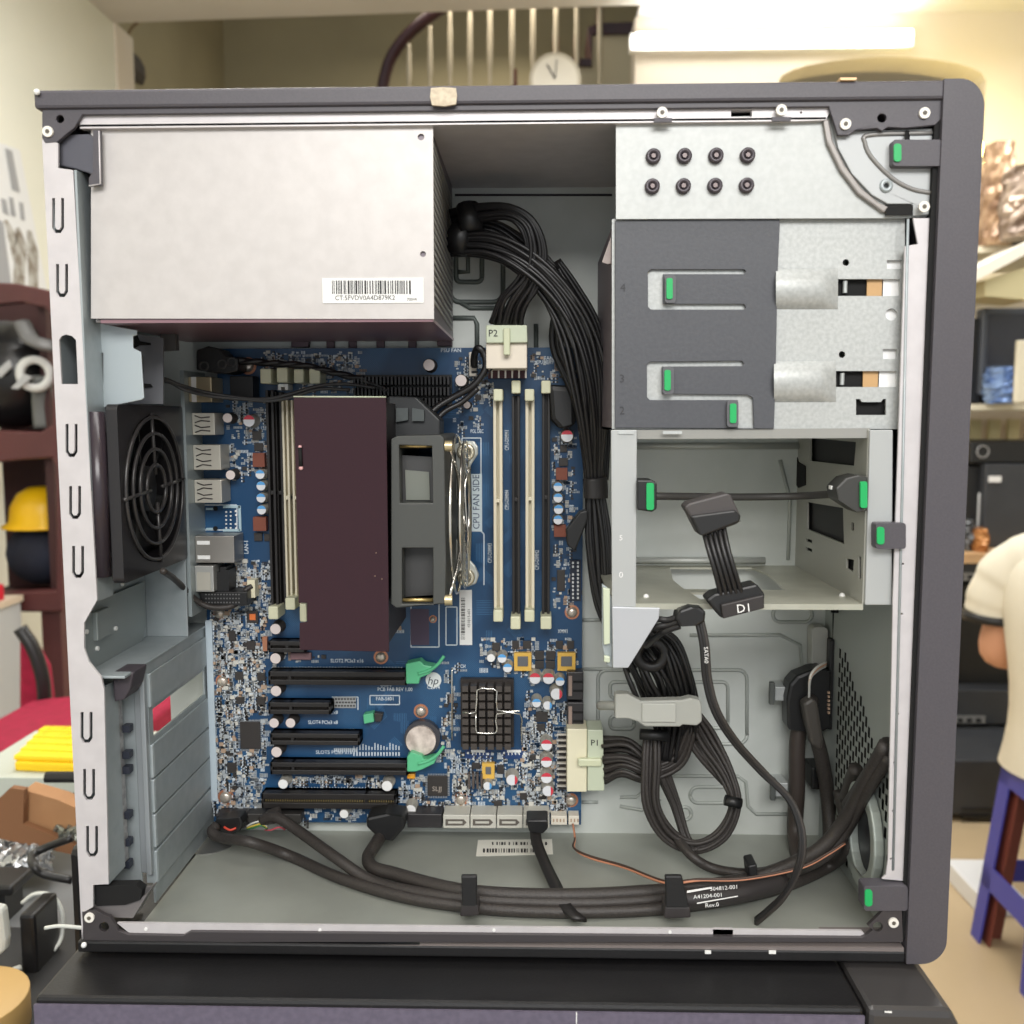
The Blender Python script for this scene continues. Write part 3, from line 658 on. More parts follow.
m = MB().box(.0205, XW-.002, .0330, .0342, zb0, ZL-.006).box(XW-.004, XW-.001, .030, .0345, zb0, ZL-.004)
m.build('slot_frame', mat('slot_frame_steel', (158, 164, 168), .4, .4), TW, bv=.0006)
m = MB().box(.0125, .0155, .015, .030, zb0+.01, ZL-.02); m.build('card_clamp', mat('clamp_steel', (176, 176, 176), .4, .4, (140, 138, 140), 300), TW, bv=.0006)
m = MB()
for y in (727, 753, 813, 840, 862, 648+120): v = at(129, y, .03); m.box(v.x-.002, v.x+.002, .026, .031, v.z-.002, v.z+.002)
m.build('clamp_teeth', mat('tooth_dark', (46, 50, 62), .5), TW)
MB().pplate([(112, 672), (134, 672), (130, 690), (124, 700), (114, 702)], [], .012, .03).build('clamp_hinge', mat('hinge_purple', (66, 60, 66), .5), TW, bv=.001)
m = MB().pplate([(94, 886), (136, 885), (142, 890), (140, 900), (125, 905), (96, 906)], [], .004, .01); m.build('handle_recess', VOID, TW)
m = MB().pplate([(93, 905), (141, 898), (148, 893), (133, 918), (104, 917), (95, 911)], [], .006, .02); m.build('corner_foot', mat('corner_brown', (112, 108, 108), .5), TW)
# upper rear structure (above the fan)
zf = at(110, 403, .01).z
m = MB()
m.pplate([(92, 322), (137, 330), (137, 335), (133, 336), (133, 348), (141, 352), (144, 398), (141, 400), (102, 408), (98, 408)], [rect(97, 353, 103, 382)], .020, .0212)
m.build('rear_bracket', mat('bracket_steel', (178, 188, 192), .4, .4), TW, bv=.0004)
m = MB().pplate([(128, 333), (163, 338), (163, 404), (128, 404)], [], .055, .0565); m.build('rear_bracket_inner', mat('bracket_inner', (132, 134, 140), .45, .4), TW)
m = MB().pplate([(128, 334), (136, 334), (139, 341), (150, 343), (150, 345), (139, 345), (134, 348), (128, 347)], [], .0535, .0548)
m.pplate([(130, 382), (150, 384), (152, 387), (142, 388), (138, 394), (131, 393)], [], .0535, .0548).pbox(138, 356, 142, 374, .0535, .0548)
m.build('bracket_slots', VOID, TW)
MB().pplate([(160, 332), (175, 331), (176, 350), (160, 351)], [], .07, .075).build('bracket_tab', mat('tab_grey', (86, 86, 86), .5), TW)
MB().ptube([(96, 321, .012), (144, 323, .03), (160, 326, .05), (205, 333, .09)], .0009, n=6).build('bracket_edge', STEELW, TW)
MB().pplate([(59, 135), (90, 134), (95, 138), (95, 177), (88, 173), (75, 169), (60, 166), (57, 160)], [], .0045, .006).build('corner_pocket', mat('pocket_steel', (98, 98, 106), .3, .5), TW, bv=.001)
MB().pplate([(93, 130), (100, 130), (101, 185), (89, 186), (89, 178), (93, 172)], [], .0016, .0038).build('corner_latch', PAINT, TW)
MB().ptube([(99, 131, .0015), (100.5, 184, .0015), (89, 186, .0015)], .0004, k=1).build('latch_edge', STEELW, TW)
# top interior panel, back tray and floor
x0, x1 = .003, .4445
MB().box(XW-.028, x1, .004, .150, .4395, .4405).build('top_skin', mat('top_inner', (88, 80, 90), .5, .2), TW)
m = MB().box(.0, x1, YT, YT+.0012, .006, .4395)
m.build('back_tray', mat('tray_steel', (196, 201, 196), .45, .12, (203, 207, 203), 40), TW)
# pressed ribs on the tray
def ribs(loops, name, h=.0012, wdt=1.6, m_=None):
    m = MB()
    for l in loops: m.tube([at(x, y, YT-.0004) for x, y in l], h, n=6, k=1, flat=1)
    m.build(name, m_ or mat('rib_steel', (176, 181, 176), .4, .12), TW)
def rr_(x0, y0, x1, y1, r): l = rrect(x0, y0, x1, y1, r); return l+[l[0]]
ribs([rr_(598, 670, 747, 744, 9), rr_(685, 682, 728, 728, 6), rr_(610, 682, 634, 698, 5), rr_(610, 716, 634, 729, 5),
      [(582, 669), (640, 669)], [(690, 635), (780, 635), (800, 645), (805, 700), (805, 740)], rr_(773, 607, 812, 622, 7), [(582, 620), (605, 620)],
      [(640, 776), (738, 776), (746, 782), (748, 806), (756, 814), (800, 814)], rr_(690, 787, 735, 803, 8), rr_(678, 807, 691, 820, 6),
      [(582, 802), (598, 802)], [(620, 797), (636, 797), (642, 792), (660, 800), (642, 810), (620, 806)],
      [(213, 831), (834, 838)], [(780, 460), (790, 500), (788, 560)]], 'tray_ribs')
ribs([[(455, 195), (612, 195)], [(455, 161), (612, 161)]], 'tray_seams', .0007, m_=mat('seam_dark', (60, 56, 62), .6))
ribs([rr_(456, 240, 482, 282, 5), rr_(450, 230, 503, 302, 10), [(460, 302), (470, 308), (505, 308)], [(452, 318), (474, 318), (477, 324), (477, 348)], [(556, 320), (604, 320)], [(536, 324), (536, 360)],
      [(458, 255), (468, 255), (468, 272), (458, 272)]], 'tray_upper_ribs', .0016, m_=mat('rib_dark', (104, 112, 108), .5, .2))
m = MB()
for x in (330, 352, 380, 412): m.pbox(x-4, 321, x+4, 349, YT-.003, YT)
m.pplate([(291, 337), (301, 335), (309, 341), (308, 347), (291, 347)], [], YT-.006, YT).pbox(437, 339, 452, 346, YT-.006, YT)
m.build('tray_hooks', mat('hook_dark', (92, 76, 84), .5, .2), TW, bv=.0006)
m = MB().box(XW-.001, .4445, .006, YT, .0066, .0078)
m.build('case_floor', mat('floor_steel', (144, 147, 140), .34, .15, (160, 163, 155), 14, detail=5), TW)
c_ = at(212, 843, .12); MB().cyl((c_.x, .115, .0078), (0, 0, 1), .016, .0006, 30).build('floor_disc', mat('disc_steel', (120, 120, 118), .3, .4), TW, bv=.0003)
# screws on the rims
SCW = mat('screw_white', (232, 228, 220), .4); SCD = mat('screw_recess', (92, 86, 76), .5)
def screw(x, y, Y, parent=TW, r=5.2):
    v = at(x, y, Y); k = .483/.483; R_ = r*(Y+.483)/950
    o = MB().cyl(v, (0, -1, 0), R_, .0012, 20).build('screw', SCW, parent, bv=.0004, origin=v)
    MB().cyl(v+Vector((0, -.0012, 0)), (0, -1, 0), R_*.42, .0003, 6).build('socket', SCD, o)
    return o
for x, y in ((48.5, 132), (662, 113), (781, 110.5), (845, 124.5), (924, 113.5), (923.5, 207), (90, 917), (893, 922)): screw(x, y, .0005)
for a in ((654, 118, 672, 122), (772, 117, 791, 121)): MB().pbox(*a, -.0004, .0005).build('screw_tab', mat('tab_dark', (70, 66, 74), .5), TW)
# front bezel
prof = []
z0, z1 = .0005, at(945, 80, 0).z
xa0, xa1 = CX1-.001, .4632
rb = .012
pts = [(xa0, z1)]+[(xa1-rb+rb*math.sin(math.radians(a)), z1-rb*1.1+rb*1.1*math.cos(math.radians(a))) for a in range(0, 91, 10)]+[(xa1-rb*1.1+rb*1.1*math.cos(math.radians(a)), rb*1.1-rb*1.1*math.sin(math.radians(a))) for a in range(0, 91, 10)]+[(xa0-.001, .0)]
pts = [(p[0], p[1]) for p in pts]
MB().plate([pts], 'y', -.002, .176).build('front_bezel', PAINT, TW, bv=.0025, seg=3)
MB().box(CX1-.0035, CX1-.0005, .001, .02, .012, .436).build('bezel_gap', VOID, TW)
# right vertical flange
m = MB().pplate([(913, 218), (931, 218), (932, 240), (915, 700), (911, 878), (904, 881), (882, 879), (886, 875), (888, 860), (893, 600), (905, 246), (918, 244)], [circ(x, y, 1.1, 8) for x, y in ((903, 564), (902, 614), (898, 714), (894.5, 763), (893, 811), (891, 859))], .003, .0045)
m.build('front_flange', STEELW, TW, bv=.0004)
MB().ptube([(908, 219, .0028), (902, 500, .0028), (893, 870, .0028)], .0007, k=1, n=6).build('flange_ridge', STEELG, TW)
# upper right white drive panel
m = MB().pplate([(616, 121), (829, 113), (836, 117), (842, 134), (862, 142), (935, 130), (934, 216), (905, 218), (616, 219)], [rect(885, 204, 913, 215)], .006, .0075)
m.build('upper_bay_panel', mat('bay_panel', (176, 179, 178), .42, .2, (183, 186, 185), 300), TW)
arc = [(829, 118), (833, 140), (845, 165), (862, 188), (880, 203), (890, 207)]
arc2 = [(823, 120), (827, 143), (840, 170), (858, 194), (876, 207), (884, 213)]
MB().pplate(arc+list(reversed(arc2)), [], .0035, .006).build('bay_arc_edge', mat('arc_edge', (150, 145, 142), .4, .3), TW, bv=.0008)
m = MB().pplate([(833, 122), (856, 131), (935, 128), (934, 214), (913, 216), (912, 204), (888, 204), (872, 195), (852, 174), (838, 148)], [circ(885, 185, 5, 12)], .004, .006)
m.build('corner_plate', mat('corner_plate_steel', (174, 177, 178), .4, .2), TW, bv=.0004)
MB().ptube([(932, 133, .0038), (870, 135, .0038), (865, 143, .0038), (872, 158, .0038), (892, 178, .0038), (912, 189, .0038), (932, 193, .0038)], .0011, n=6).build('corner_groove', mat('groove_grey', (140, 138, 136), .4, .2), TW)
m = MB().ptube([(908, 131, .0034), (905, 168, .0034)], .0024, n=8, flat=.3); m.pbox(886, 205, 913, 215, .0036, .0045); m.build('corner_slot', VOID, TW)
v = at(886, 186, .004); MB().lathe(v, (0, -1, 0), [(.0034, 0), (.003, .0012), (.0014, .0012), (.0012, .0002)], 16).build('dimple_screw', STEELG, TW)
# dark grommet screws
GRO = mat('grommet', (74, 68, 74), .35, .2)
proto = None
for j, y in enumerate((157, 187)):
    for i, x in enumerate((653, 684, 715.5, 747)):
        v = at(x-j*1, y-i*.3, .006)
        if proto is None:
            proto = MB().lathe(v, (0, -1, 0), [(.0038, 0), (.0036, .0026), (.0022, .003), (.0018, .0015), (0, .0015)], 20).build('drive_screw', GRO, TW, origin=v)
            MB().cyl(v+Vector((0, -.0016, 0)), (0, -1, 0), .0012, .0012, 6).build('socket', mat('grommet_core', (120, 108, 108), .35, .3), proto)
        else: dup(proto, TW, v)
# 5.25 cage steel
m = MB().pplate([(612, 219), (905, 218), (904, 429), (612, 429)],
     [rect(823, 279, 900, 296), rect(820, 371, 897, 387), circ(891.5, 314.5, 6.2), rect(887, 260, 902, 269), rect(883, 349, 897, 359),
      circ(846, 262.5, 3.4), circ(842, 354.5, 3.4), [(856, 399), (860, 399), (862, 402), (881, 402), (883, 399), (886, 399), (886, 415), (856, 415)]], .010, .0115)
m.build('optical_cage', mat('cage_steel', (172, 175, 174), .42, .2, (186, 189, 188), 500), TW)
for y0 in (268, 361):
    m = MB(); o_ = 0 if y0 < 300 else -2
    vs = []; fs = []; n = 10
    for i in range(n+1):
        t_ = i/n; yy = y0+41*t_
        for j, (x, q) in enumerate(((776+o_, .0), (822+o_, .0), (829+o_, .35), (838+o_, 1.0))):
            dpt = .0055*math.sin(math.pi*t_)**.6*(1-q)
            vs.append(at(x, yy, .0098-dpt))
    for i in range(n):
        for j in range(3): a = i*4+j; fs.append((a, a+1, a+5, a+4))
    m.add(vs, fs, 0, True).build('cage_bulge', MATS['cage_steel'], TW)
for a in ((822, 276, 868, 299), (819, 368, 864, 390), (853, 396, 889, 418)): MB().pbox(*a, .014, .016).build('slot_backing', VOID, TW)
for a in ((867, 276, 883, 300), (863, 368, 879, 390)): MB().pbox(*a, .0125, .0135).build('latch_window', mat('latch_tan', (200, 160, 110), .5), TW)
for a in ((882, 276, 902, 300), (878, 368, 900, 390), (883, 306, 901, 323), (886, 258, 904, 271), (882, 347, 899, 361)): MB().pbox(*a, .0125, .0135).build('white_backing', mat('latch_white', (250, 250, 250), .5), TW)  # plain white patches set behind the cage openings
m = MB()
for x, y in ((845, 287), (842, 379)): v = at(x, y, .0125); MB().cyl(v+Vector((0, 0, -.003)), (0, 0, 1), .0012, .006, 8).build('latch_pin', STEEL, TW)
# cage body behind (top/bottom shelves, left wall)
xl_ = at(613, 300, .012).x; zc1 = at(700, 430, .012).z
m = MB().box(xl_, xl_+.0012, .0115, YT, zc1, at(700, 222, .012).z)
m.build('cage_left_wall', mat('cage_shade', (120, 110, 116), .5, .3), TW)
MB().pplate([(602, 262), (614, 228), (614, 262), (608, 264)], [], .03, .032).build('cage_side_lip', mat('lip_steel', (188, 176, 172), .5, .3), TW)
m = MB().box(xl_, .4415, .0115, YT, zc1, zc1+.0012)
m.build('cage_shelf', STEEL, TW)
# grey plastic drive retainer
def Ct(x0, y0, x1, y1, up, dn, w):   # C shaped slit
    return [(x0, y0+3), (x0+3, y0), (x1-2, y0), (x1, y0+2), (x1-2, y0+up), (x0+w, y0+up), (x0+w, y1-dn), (x1-2, y1-dn), (x1, y1-2), (x1-2, y1), (x0+3, y1), (x0, y1-3)]
h1 = Ct(648, 269.5, 746, 309.5, 4.5, 5.5, 15)
h2 = [(647, 365), (650, 362), (742, 361), (744, 364), (742, 366), (662, 366.5), (662, 394), (748, 395), (753, 398), (754, 428.2), (738, 428.2), (738, 400), (650, 400), (647, 397)]
RET = mat('retainer_plastic', (76, 78, 84), .5, 0, (72, 74, 80), 500, .1)
t_ret = thing('drive_retainer', 'grey plastic drive retainer plate with green latches, marked 4, 3 and 2', 'retainer', at(697, 323, .008))
m = MB().pplate([(615, 220.5), (779, 218), (780, 222), (778, 268), (777, 310), (776, 362), (775, 400), (774, 429), (615, 428)], [h1, h2], .0078, .0095)
m.build('plate', RET, t_ret, bv=.0004)
for x0, y0, x1, y1, gx in ((665, 275, 676, 303, 0), (663, 367, 674, 394.5, 0), (727, 400.5, 738.5, 427, 1)):
    o = MB().pplate(rrect(x0, y0, x1, y1, 3), [], .0050, .0082).build('latch', PLAST, t_ret, bv=.0005)
    MB().pplate(rrect(x0+(1.5 if not gx else 3), y0+3, x1-(3.2 if not gx else 2), y1-4, 2), [], .0042, .0052).build('green_tip', GREEN, o, bv=.0003)
m = MB()
for s_, x, y in (('4', 623, 288), ('3', 622, 379), ('2', 622, 411)): m.text(s_, at(x, y, .0077), .0058, depth=.0001)
m.build('bay_numbers', mat('moulded_number', (50, 50, 54), .6), t_ret)
# green-tipped case latches on the right
for x0, y0, x1, y1, lab in ((893, 139.5, 942, 166, 'top right corner'), (876, 523, 906, 549, 'right flange'), (864, 886, 908, 911, 'bottom right corner')):
    o = MB().pplate(rrect(x0, y0, x1, y1, 3), [], -.001, .008).build('panel_latch', PAINT, TW, bv=.0008)
    MB().pplate(rrect(x0+1, y0+4, x0+8.5, y1-4.5, 3), [], -.0019, 0).build('green_tip', GREEN, o, bv=.0004)
# lower 3.5 inch cage
zf_ = at(760, 604, .006).z; zt2 = at(700, 430, .006).z
for a in ([(611, 430), (637, 430), (636, 607), (612, 607)], [(870, 430), (893, 430), (892, 605), (865, 605)]): MB().pplate(a, [], .006, .0075).build('cage_post', mat('cage_front_steel', (176, 179, 179), .42, .2), TW, bv=.0004)
MB().pplate([(637, 430), (870, 428), (870, 438), (637, 439)], [], .009, .012).build('cage_header', mat('header_steel', (150, 150, 146), .42, .2), TW)
for a in ((618, 431, 634, 434), (663, 431, 682, 434)): MB().pbox(*a, .0052, .0058).build('header_tab', STEEL, TW)
xr_, xq_ = at(867, 500, .006).x, at(637, 500, .006).x
m = MB().plate([[(xq_-.012, .0075), (xr_, .0075), (xr_, YT), (xq_-.012, YT)], [(lambda v: (v.x, v.y))(atZ(*q_, zf_)) for q_ in ((670, 567.5), (752, 567.5), (768, 574), (786, 590), (684, 589), (673, 580))], [(lambda v: (v.x, v.y))(atZ(*q_, zf_)) for q_ in ((690, 592.5), (752, 592.5), (760, 599), (700, 599))]], 'z', zf_-.0012, zf_)
m.box(xq_-.012, xr_, .0062, .0075, zf_-.003, zf_)
m.build('lower_cage_floor', mat('cage_floor_steel', (176, 176, 162), .38, .35, (186, 186, 172), 60), TW)
m = MB()
for x, y in ((646, 597), (774, 563), (842, 596), (817, 571)): v = atZ(x, y, zf_); m.ball(v, .0018, 8)
m.build('cage_rivets', WHITE, TW)
m = MB().tube([Vector((xq_+.002, YT-.002, at(700, 560, YT).z)), Vector((xr_-.02, YT-.002, at(700, 560, YT).z))], .0022, k=1)
m.tube([Vector((xq_, YT-.001, at(700, 446, YT).z)), Vector((xr_, YT-.001, at(700, 446, YT).z))], .0022, k=1)
m.build('cage_back_ribs', mat('rib_pale', (190, 193, 188), .4, .3), TW)
# right wall of the lower cage with openings
def xw(x, y): v = atX(x, y, xr_); return (v.y, v.z)
zA, zB = zf_, zt2
m = MB().plate([[(.0078, zA), (YT, zA), (YT, zB), (.0078, zB)], [xw(810, 438), xw(856, 442), xw(854, 466), xw(810, 461)], [xw(807, 502), xw(843, 508), xw(844, 544), xw(807, 529)],
     [xw(806, 538), xw(812, 540), xw(812, 543), xw(806, 541)], [xw(846, 558), xw(854, 560), xw(853, 572), xw(846, 568)], [xw(806, 547), xw(812, 549), xw(812, 552), xw(806, 550)], [xw(858, 556), xw(861, 557), xw(861, 580), xw(858, 578)], [xw(851, 522), xw(854, 523), xw(854, 531), xw(851, 530)]], 'x', xr_, xr_+.0012)
m.build('lower_cage_wall', mat('cage_wall_steel', (172, 172, 164), .42, .2), TW)
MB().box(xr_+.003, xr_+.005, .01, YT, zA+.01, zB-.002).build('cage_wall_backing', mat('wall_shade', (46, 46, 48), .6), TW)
m = MB().plate([[xw(795, 452), xw(796, 449), xw(799, 462), xw(806, 466), xw(806, 485), xw(799, 488), xw(794, 480), xw(793, 465)]], 'x', xr_-.0006, xr_)
m.build('wall_hole', VOID, TW)
z_ = at(640, 497, .05).z
m = MB().tube([at(640, 496, .03), at(740, 497, .06), at(800, 496, .06), at(846, 493, .02)], .0021, k=4); m.build('eject_rod', mat('rod_dark', (62, 60, 58), .5), TW)
m = MB().pplate([(637, 480), (652, 480), (657, 483), (657, 509), (652, 512), (637, 510)], [], .002, .02); o = m.build('drive_latch', BLACK, TW, bv=.0008)
MB().pplate(rrect(646.5, 483, 654, 510, 2), [], .001, .0025).build('green_tip', GREEN, o, bv=.0003)
m = MB().pplate([(846, 478), (858, 475), (868, 477), (868, 511), (858, 513), (850, 508), (838, 500), (836, 488)], [], .003, .02); o = m.build('drive_latch', mat('latch_dark', (54, 54, 52), .45), TW, bv=.0008)
MB().pplate(rrect(860.5, 481.5, 867.5, 508, 2), [], .0012, .0035).build('green_tip', GREEN, o, bv=.0003)
m = MB().pbox(831, 486, 837, 489.5, .01, .014); m.build('latch_pin', WHITE, TW)
# triangular bracket and light strips below the cage
MB().pplate([(612, 607), (660, 608), (659, 618), (628, 668), (613, 668)], [], .005, .0065).build('gusset_plate', mat('gusset_steel', (182, 185, 190), .42, .2), TW, bv=.0004)
m = MB().pplate([(602, 584), (608, 588), (612, 598), (612, 668), (606, 664), (602, 645)], [], .009, .012); m.build('side_tab', STEELG, TW, bv=.0004)
m = MB().pplate([(603, 588), (610, 589), (610, 644), (604, 645)], [], .006, .009).pplate([(604, 656), (610, 657), (610, 663), (604, 662)], [], .006, .009); m.build('plastic_strip', CREAM2, TW, bv=.0004)
m = MB().text('5', at(621, 538, .0058), .004).text('0', at(621, 575, .0058), .0045); m.build('stamped_marks', mat('stamp_light', (236, 236, 236), .5), TW)
# interior front wall with perforations
XF = .4370
def xf(x, y): v = atX(x, y, XF); return (v.y, v.z)
zt3 = zf_-.001; PW, PZ = .0050, .0092
m = MB()
def wq(y0, y1, z0, z1): m.add([(XF, y0, z0), (XF, y1, z0), (XF, y1, z1), (XF, y0, z1)], [(0, 1, 2, 3)])
ncol = 19; ys = [.012+i*PW for i in range(ncol+1)]
wq(.006, ys[0], .0078, zt3); wq(ys[-1], YT, .0078, zt3)
for i in range(ncol):
    y0, y1 = ys[i], ys[i+1]; z = .0078+(.004 if i % 2 else .0086); wq(y0, y1, .0078, z)
    while z+PZ < zt3:
        yc_, zc_ = (y0+y1)/2, z+PZ/2
        if zc_ < .150-(.108-yc_)*.62 and ((yc_-.045)/.027)**2+((zc_-.050)/.03)**2 > 1 and zc_ > .014:
            a, b, c, d = yc_-.0017, yc_+.0017, zc_-.0031, zc_+.0031
            wq(y0, y1, z, c); wq(y0, y1, d, z+PZ); wq(y0, a, c, d); wq(b, y1, c, d)
        else: wq(y0, y1, z, z+PZ)
        z += PZ
    wq(y0, y1, z, zt3)
m.build('front_inner_wall', mat('wall_steel', (168, 174, 170), .42, .2), TW)
MB().box(XF+.003, XF+.0035, .006, YT, .01, .2).build('dark_hole_backing', VOID, TW)  # black sheet added behind the perforations so the holes look dark
ring = [(.045+.027*math.cos(2*math.pi*i/24), .050+.030*math.sin(2*math.pi*i/24)) for i in range(24)]
ri2 = [(.042+.017*math.cos(2*math.pi*i/24), .050+.021*math.sin(2*math.pi*i/24)) for i in range(24)]
MB().plate([ring, ri2], 'x', XF-.006, XF-.0005).build('front_fan_ring', mat('ring_steel', (182, 190, 184), .3, .3), TW, bv=.0012)
MB().plate([ri2], 'x', XF-.0012, XF-.0004).build('speaker_cone', mat('cone_dark', (40, 40, 46), .5), TW)
m = MB().tube([at(834, 612, .12), at(834, 640, .12)], .001, k=1); m.pbox(832, 608, 840, 613, .11, .112); m.build('wall_notch', VOID, TW)
m = MB().pplate(rr_(812, 627, 828, 700, 5)[:-1], [], YT-.012, YT-.001); m.build('tray_boss', mat('boss_steel', (196, 196, 190), .42, .3), TW, bv=.002)
# ================================================================== POWER SUPPLY
p, q = at(91, 126, .006), at(433, 319, .006)
X0, X1, Z1, Z0 = p.x, q.x, p.z, q.z
t = thing('power_supply', 'bright steel power supply box with a barcode label in the upper left', 'power supply', ((X0+X1)/2, .07, Z0))
PSM = mat('psu_steel', (191, 187, 185), .38, .2, (198, 194, 192), 110, .05, detail=6)
d_ = lambda x, y, r=3.4: circ(x, y, r, 12)
m = MB().pplate([(91, 126), (433, 126), (434, 319), (91, 318.5)], [d_(421, 137), d_(423, 254, 3)], .006, .0072)
m.build('face_plate', PSM, t)
MB().box(X0, X1-.0006, .0074, .130, Z0+.0003, Z1).build('body', mat('psu_side', (120, 112, 118), .45, .4), t)
m = MB()
for i in range(22):
    z = Z0+.006+i*.0042
    if z < Z1-.008: m.tube([(X1-.0004, .012, z+.004), (X1-.0004, .118, z-.001)], .0008, n=6, k=1)
m.build('side_louvres', mat('louvre', (166, 166, 160), .4, .4), t)
m = MB().box(X0, X1, .0072, .128, Z0-.0012, Z0+.0004); m.build('bottom_plate', mat('psu_bottom_reflection', (150, 118, 126), .3, .3), t)  # pinkish reflection is put into the bottom plate's colour
v0 = at(372, 290, .0055)
o = MB().pbox(322.5, 278, 423.5, 303, .0055, .006).build('label', WHITE, t)
m = MB(); rr = random.Random(4); x = 332
while x < 412:
    w_ = rr.choice((.7, 1.1, 1.8)); m.pbox(x, 280.5, x+w_, 294, .0053, .0055); x += w_+rr.choice((.7, 1.0, 1.6))
m.text('CT:5FVDV0A4D879K2', at(365, 298, .0054), .0034, width=.0305).text('700W', at(412, 299.5, .0054), .0021)
m.build('label_print', INK, o)
# ================================================================== REAR FAN
t = thing('case_fan', 'black case fan with concentric grille mounted in the rear bay', 'fan', (.018, .053, at(118, 585, .007).z))
za, zb = at(118, 584, .007).z, at(118, 404, .007).z; zc = (za+zb)/2; yc = .053
m = MB()
hole = [(yc+.042*math.cos(2*math.pi*i/36), zc+.042*math.sin(2*math.pi*i/36)) for i in range(36)]
m.plate([rrect(.007, za, .099, zb, .003), hole], 'x', .0235, .0295)
m.plate([rrect(.007, za, .099, zb, .003), hole], 'x', .0045, .009)
ho2 = [(yc+.0455*math.cos(2*math.pi*i/36), zc+.0455*math.sin(2*math.pi*i/36)) for i in range(36)]
m.plate([ho2, [(a, b) for a, b in hole]], 'x', .009, .0235)
m.build('frame', mat('fan_black', (34, 32, 34), .35), t, bv=.0006)
ff = MB().tube([(.0185, .0068, za+.004), (.0185, .0068, zb-.004)], .0045, n=10, k=1); ff.build('front_rib', mat('fan_sheen', (52, 44, 50), .25), t)  # reddish reflection on the fan coloured into this rib
m = MB()
for r in (.0405, .0315, .0225, .0135):
    m.tube([(.0300, yc+r*math.cos(2*math.pi*i/40), zc+r*math.sin(2*math.pi*i/40)) for i in range(40)], .0011, closed=True, n=6)
for a in (0, 90, 180, 270): a = math.radians(a+4); m.tube([(.0300, yc+.008*math.cos(a), zc+.008*math.sin(a)), (.0300, yc+.043*math.cos(a), zc+.043*math.sin(a))], .0011, k=1, n=6)
m.build('grille', mat('grille_grey', (56, 54, 54), .3), t)
MB().cyl((.012, yc, zc), (1, 0, 0), .013, .013, 28).build('hub', BLACK, t, bv=.001)
for k in range(7):
    vs = []; n = 6
    for i in range(n+1):
        r = .012+.0285*i/n
        for s_ in (0, 1): a = 2*math.pi*k/7+s_*.62+.1*i/n; vs.append(Vector((.012+.010*s_, yc+r*math.cos(a), zc+r*math.sin(a))))
    o = MB().add(vs, [(2*i, 2*i+1, 2*i+3, 2*i+2) for i in range(n)], 0, True).build('blade', BLACK, t)
    o.modifiers.new('s', 'SOLIDIFY').thickness = .0012
MB().ptube([(163, 571, .03), (172, 577, .07), (182, 586, .095), (196, 600, .105), (210, 607, .108), (228, 607, .11), (238, 602, .114), (246, 590, .118), (252, 586, .12)], .0019).build('cable', WIREB, t)
# ================================================================== MOTHERBOARD
BX0, BX1, BZ0, BZ1 = .0300, .2770, at(400, 823, YB).z, at(400, 348, YB).z
MBD = thing('motherboard', 'blue computer motherboard with white printed lettering mounted inside the case', 'circuit board', ((BX0+BX1)/2, YB, BZ0))
pcb = bpy.data.materials.new('blue_pcb'); pcb.use_nodes = True; nt = pcb.node_tree; bs = nt.nodes['Principled BSDF']
tc = nt.nodes.new('ShaderNodeTexCoord'); mp = nt.nodes.new('ShaderNodeMapping'); mp.inputs['Rotation'].default_value = (0, .785, 0)
wv = nt.nodes.new('ShaderNodeTexNoise'); wv.inputs['Scale'].default_value = 26; wv.inputs['Detail'].default_value = 1
wt = nt.nodes.new('ShaderNodeTexWave'); wt.inputs['Scale'].default_value = 330; wt.inputs['Distortion'].default_value = 0; wt.bands_direction = 'X'
nt.links.new(tc.outputs['Object'], mp.inputs['Vector']); nt.links.new(mp.outputs['Vector'], wt.inputs['Vector']); nt.links.new(tc.outputs['Object'], wv.inputs['Vector'])
mx = nt.nodes.new('ShaderNodeMath'); mx.operation = 'MULTIPLY'; nt.links.new(wt.outputs['Fac'], mx.inputs[0]); 
gr = nt.nodes.new('ShaderNodeValToRGB'); gr.color_ramp.elements[0].position = .5; gr.color_ramp.elements[1].position = .6; nt.links.new(wv.outputs['Fac'], gr.inputs['Fac']); nt.links.new(gr.outputs['Color'], mx.inputs[1])
cr_ = nt.nodes.new('ShaderNodeValToRGB'); cr_.color_ramp.elements[0].color = lin((24, 66, 104)); cr_.color_ramp.elements[1].color = lin((50, 96, 136))
nt.links.new(mx.outputs[0], cr_.inputs['Fac']); nt.links.new(cr_.outputs['Color'], bs.inputs['Base Color']); bs.inputs['Roughness'].default_value = .35
holes = []
def bl(x, y): v = at(x, y, YB); return (v.x, v.z)
MB().plate([[(BX0, BZ0), (BX1, BZ0), (BX1, BZ1), (BX0+.012, BZ1), (BX0+.012, BZ1-.03), (BX0, BZ1-.03)]], 'y', YB, YB+.0018).build('circuit_board', pcb, MBD)
p = at(207, 598, YB); MB().box(BX0-.0008, BX0+.0035, YB-.0014, YB-.0001, at(210, 800, YB).z, at(208, 620, YB).z).build('board_edge_strip', mat('edge_strip', (190, 204, 214), .5), MBD)
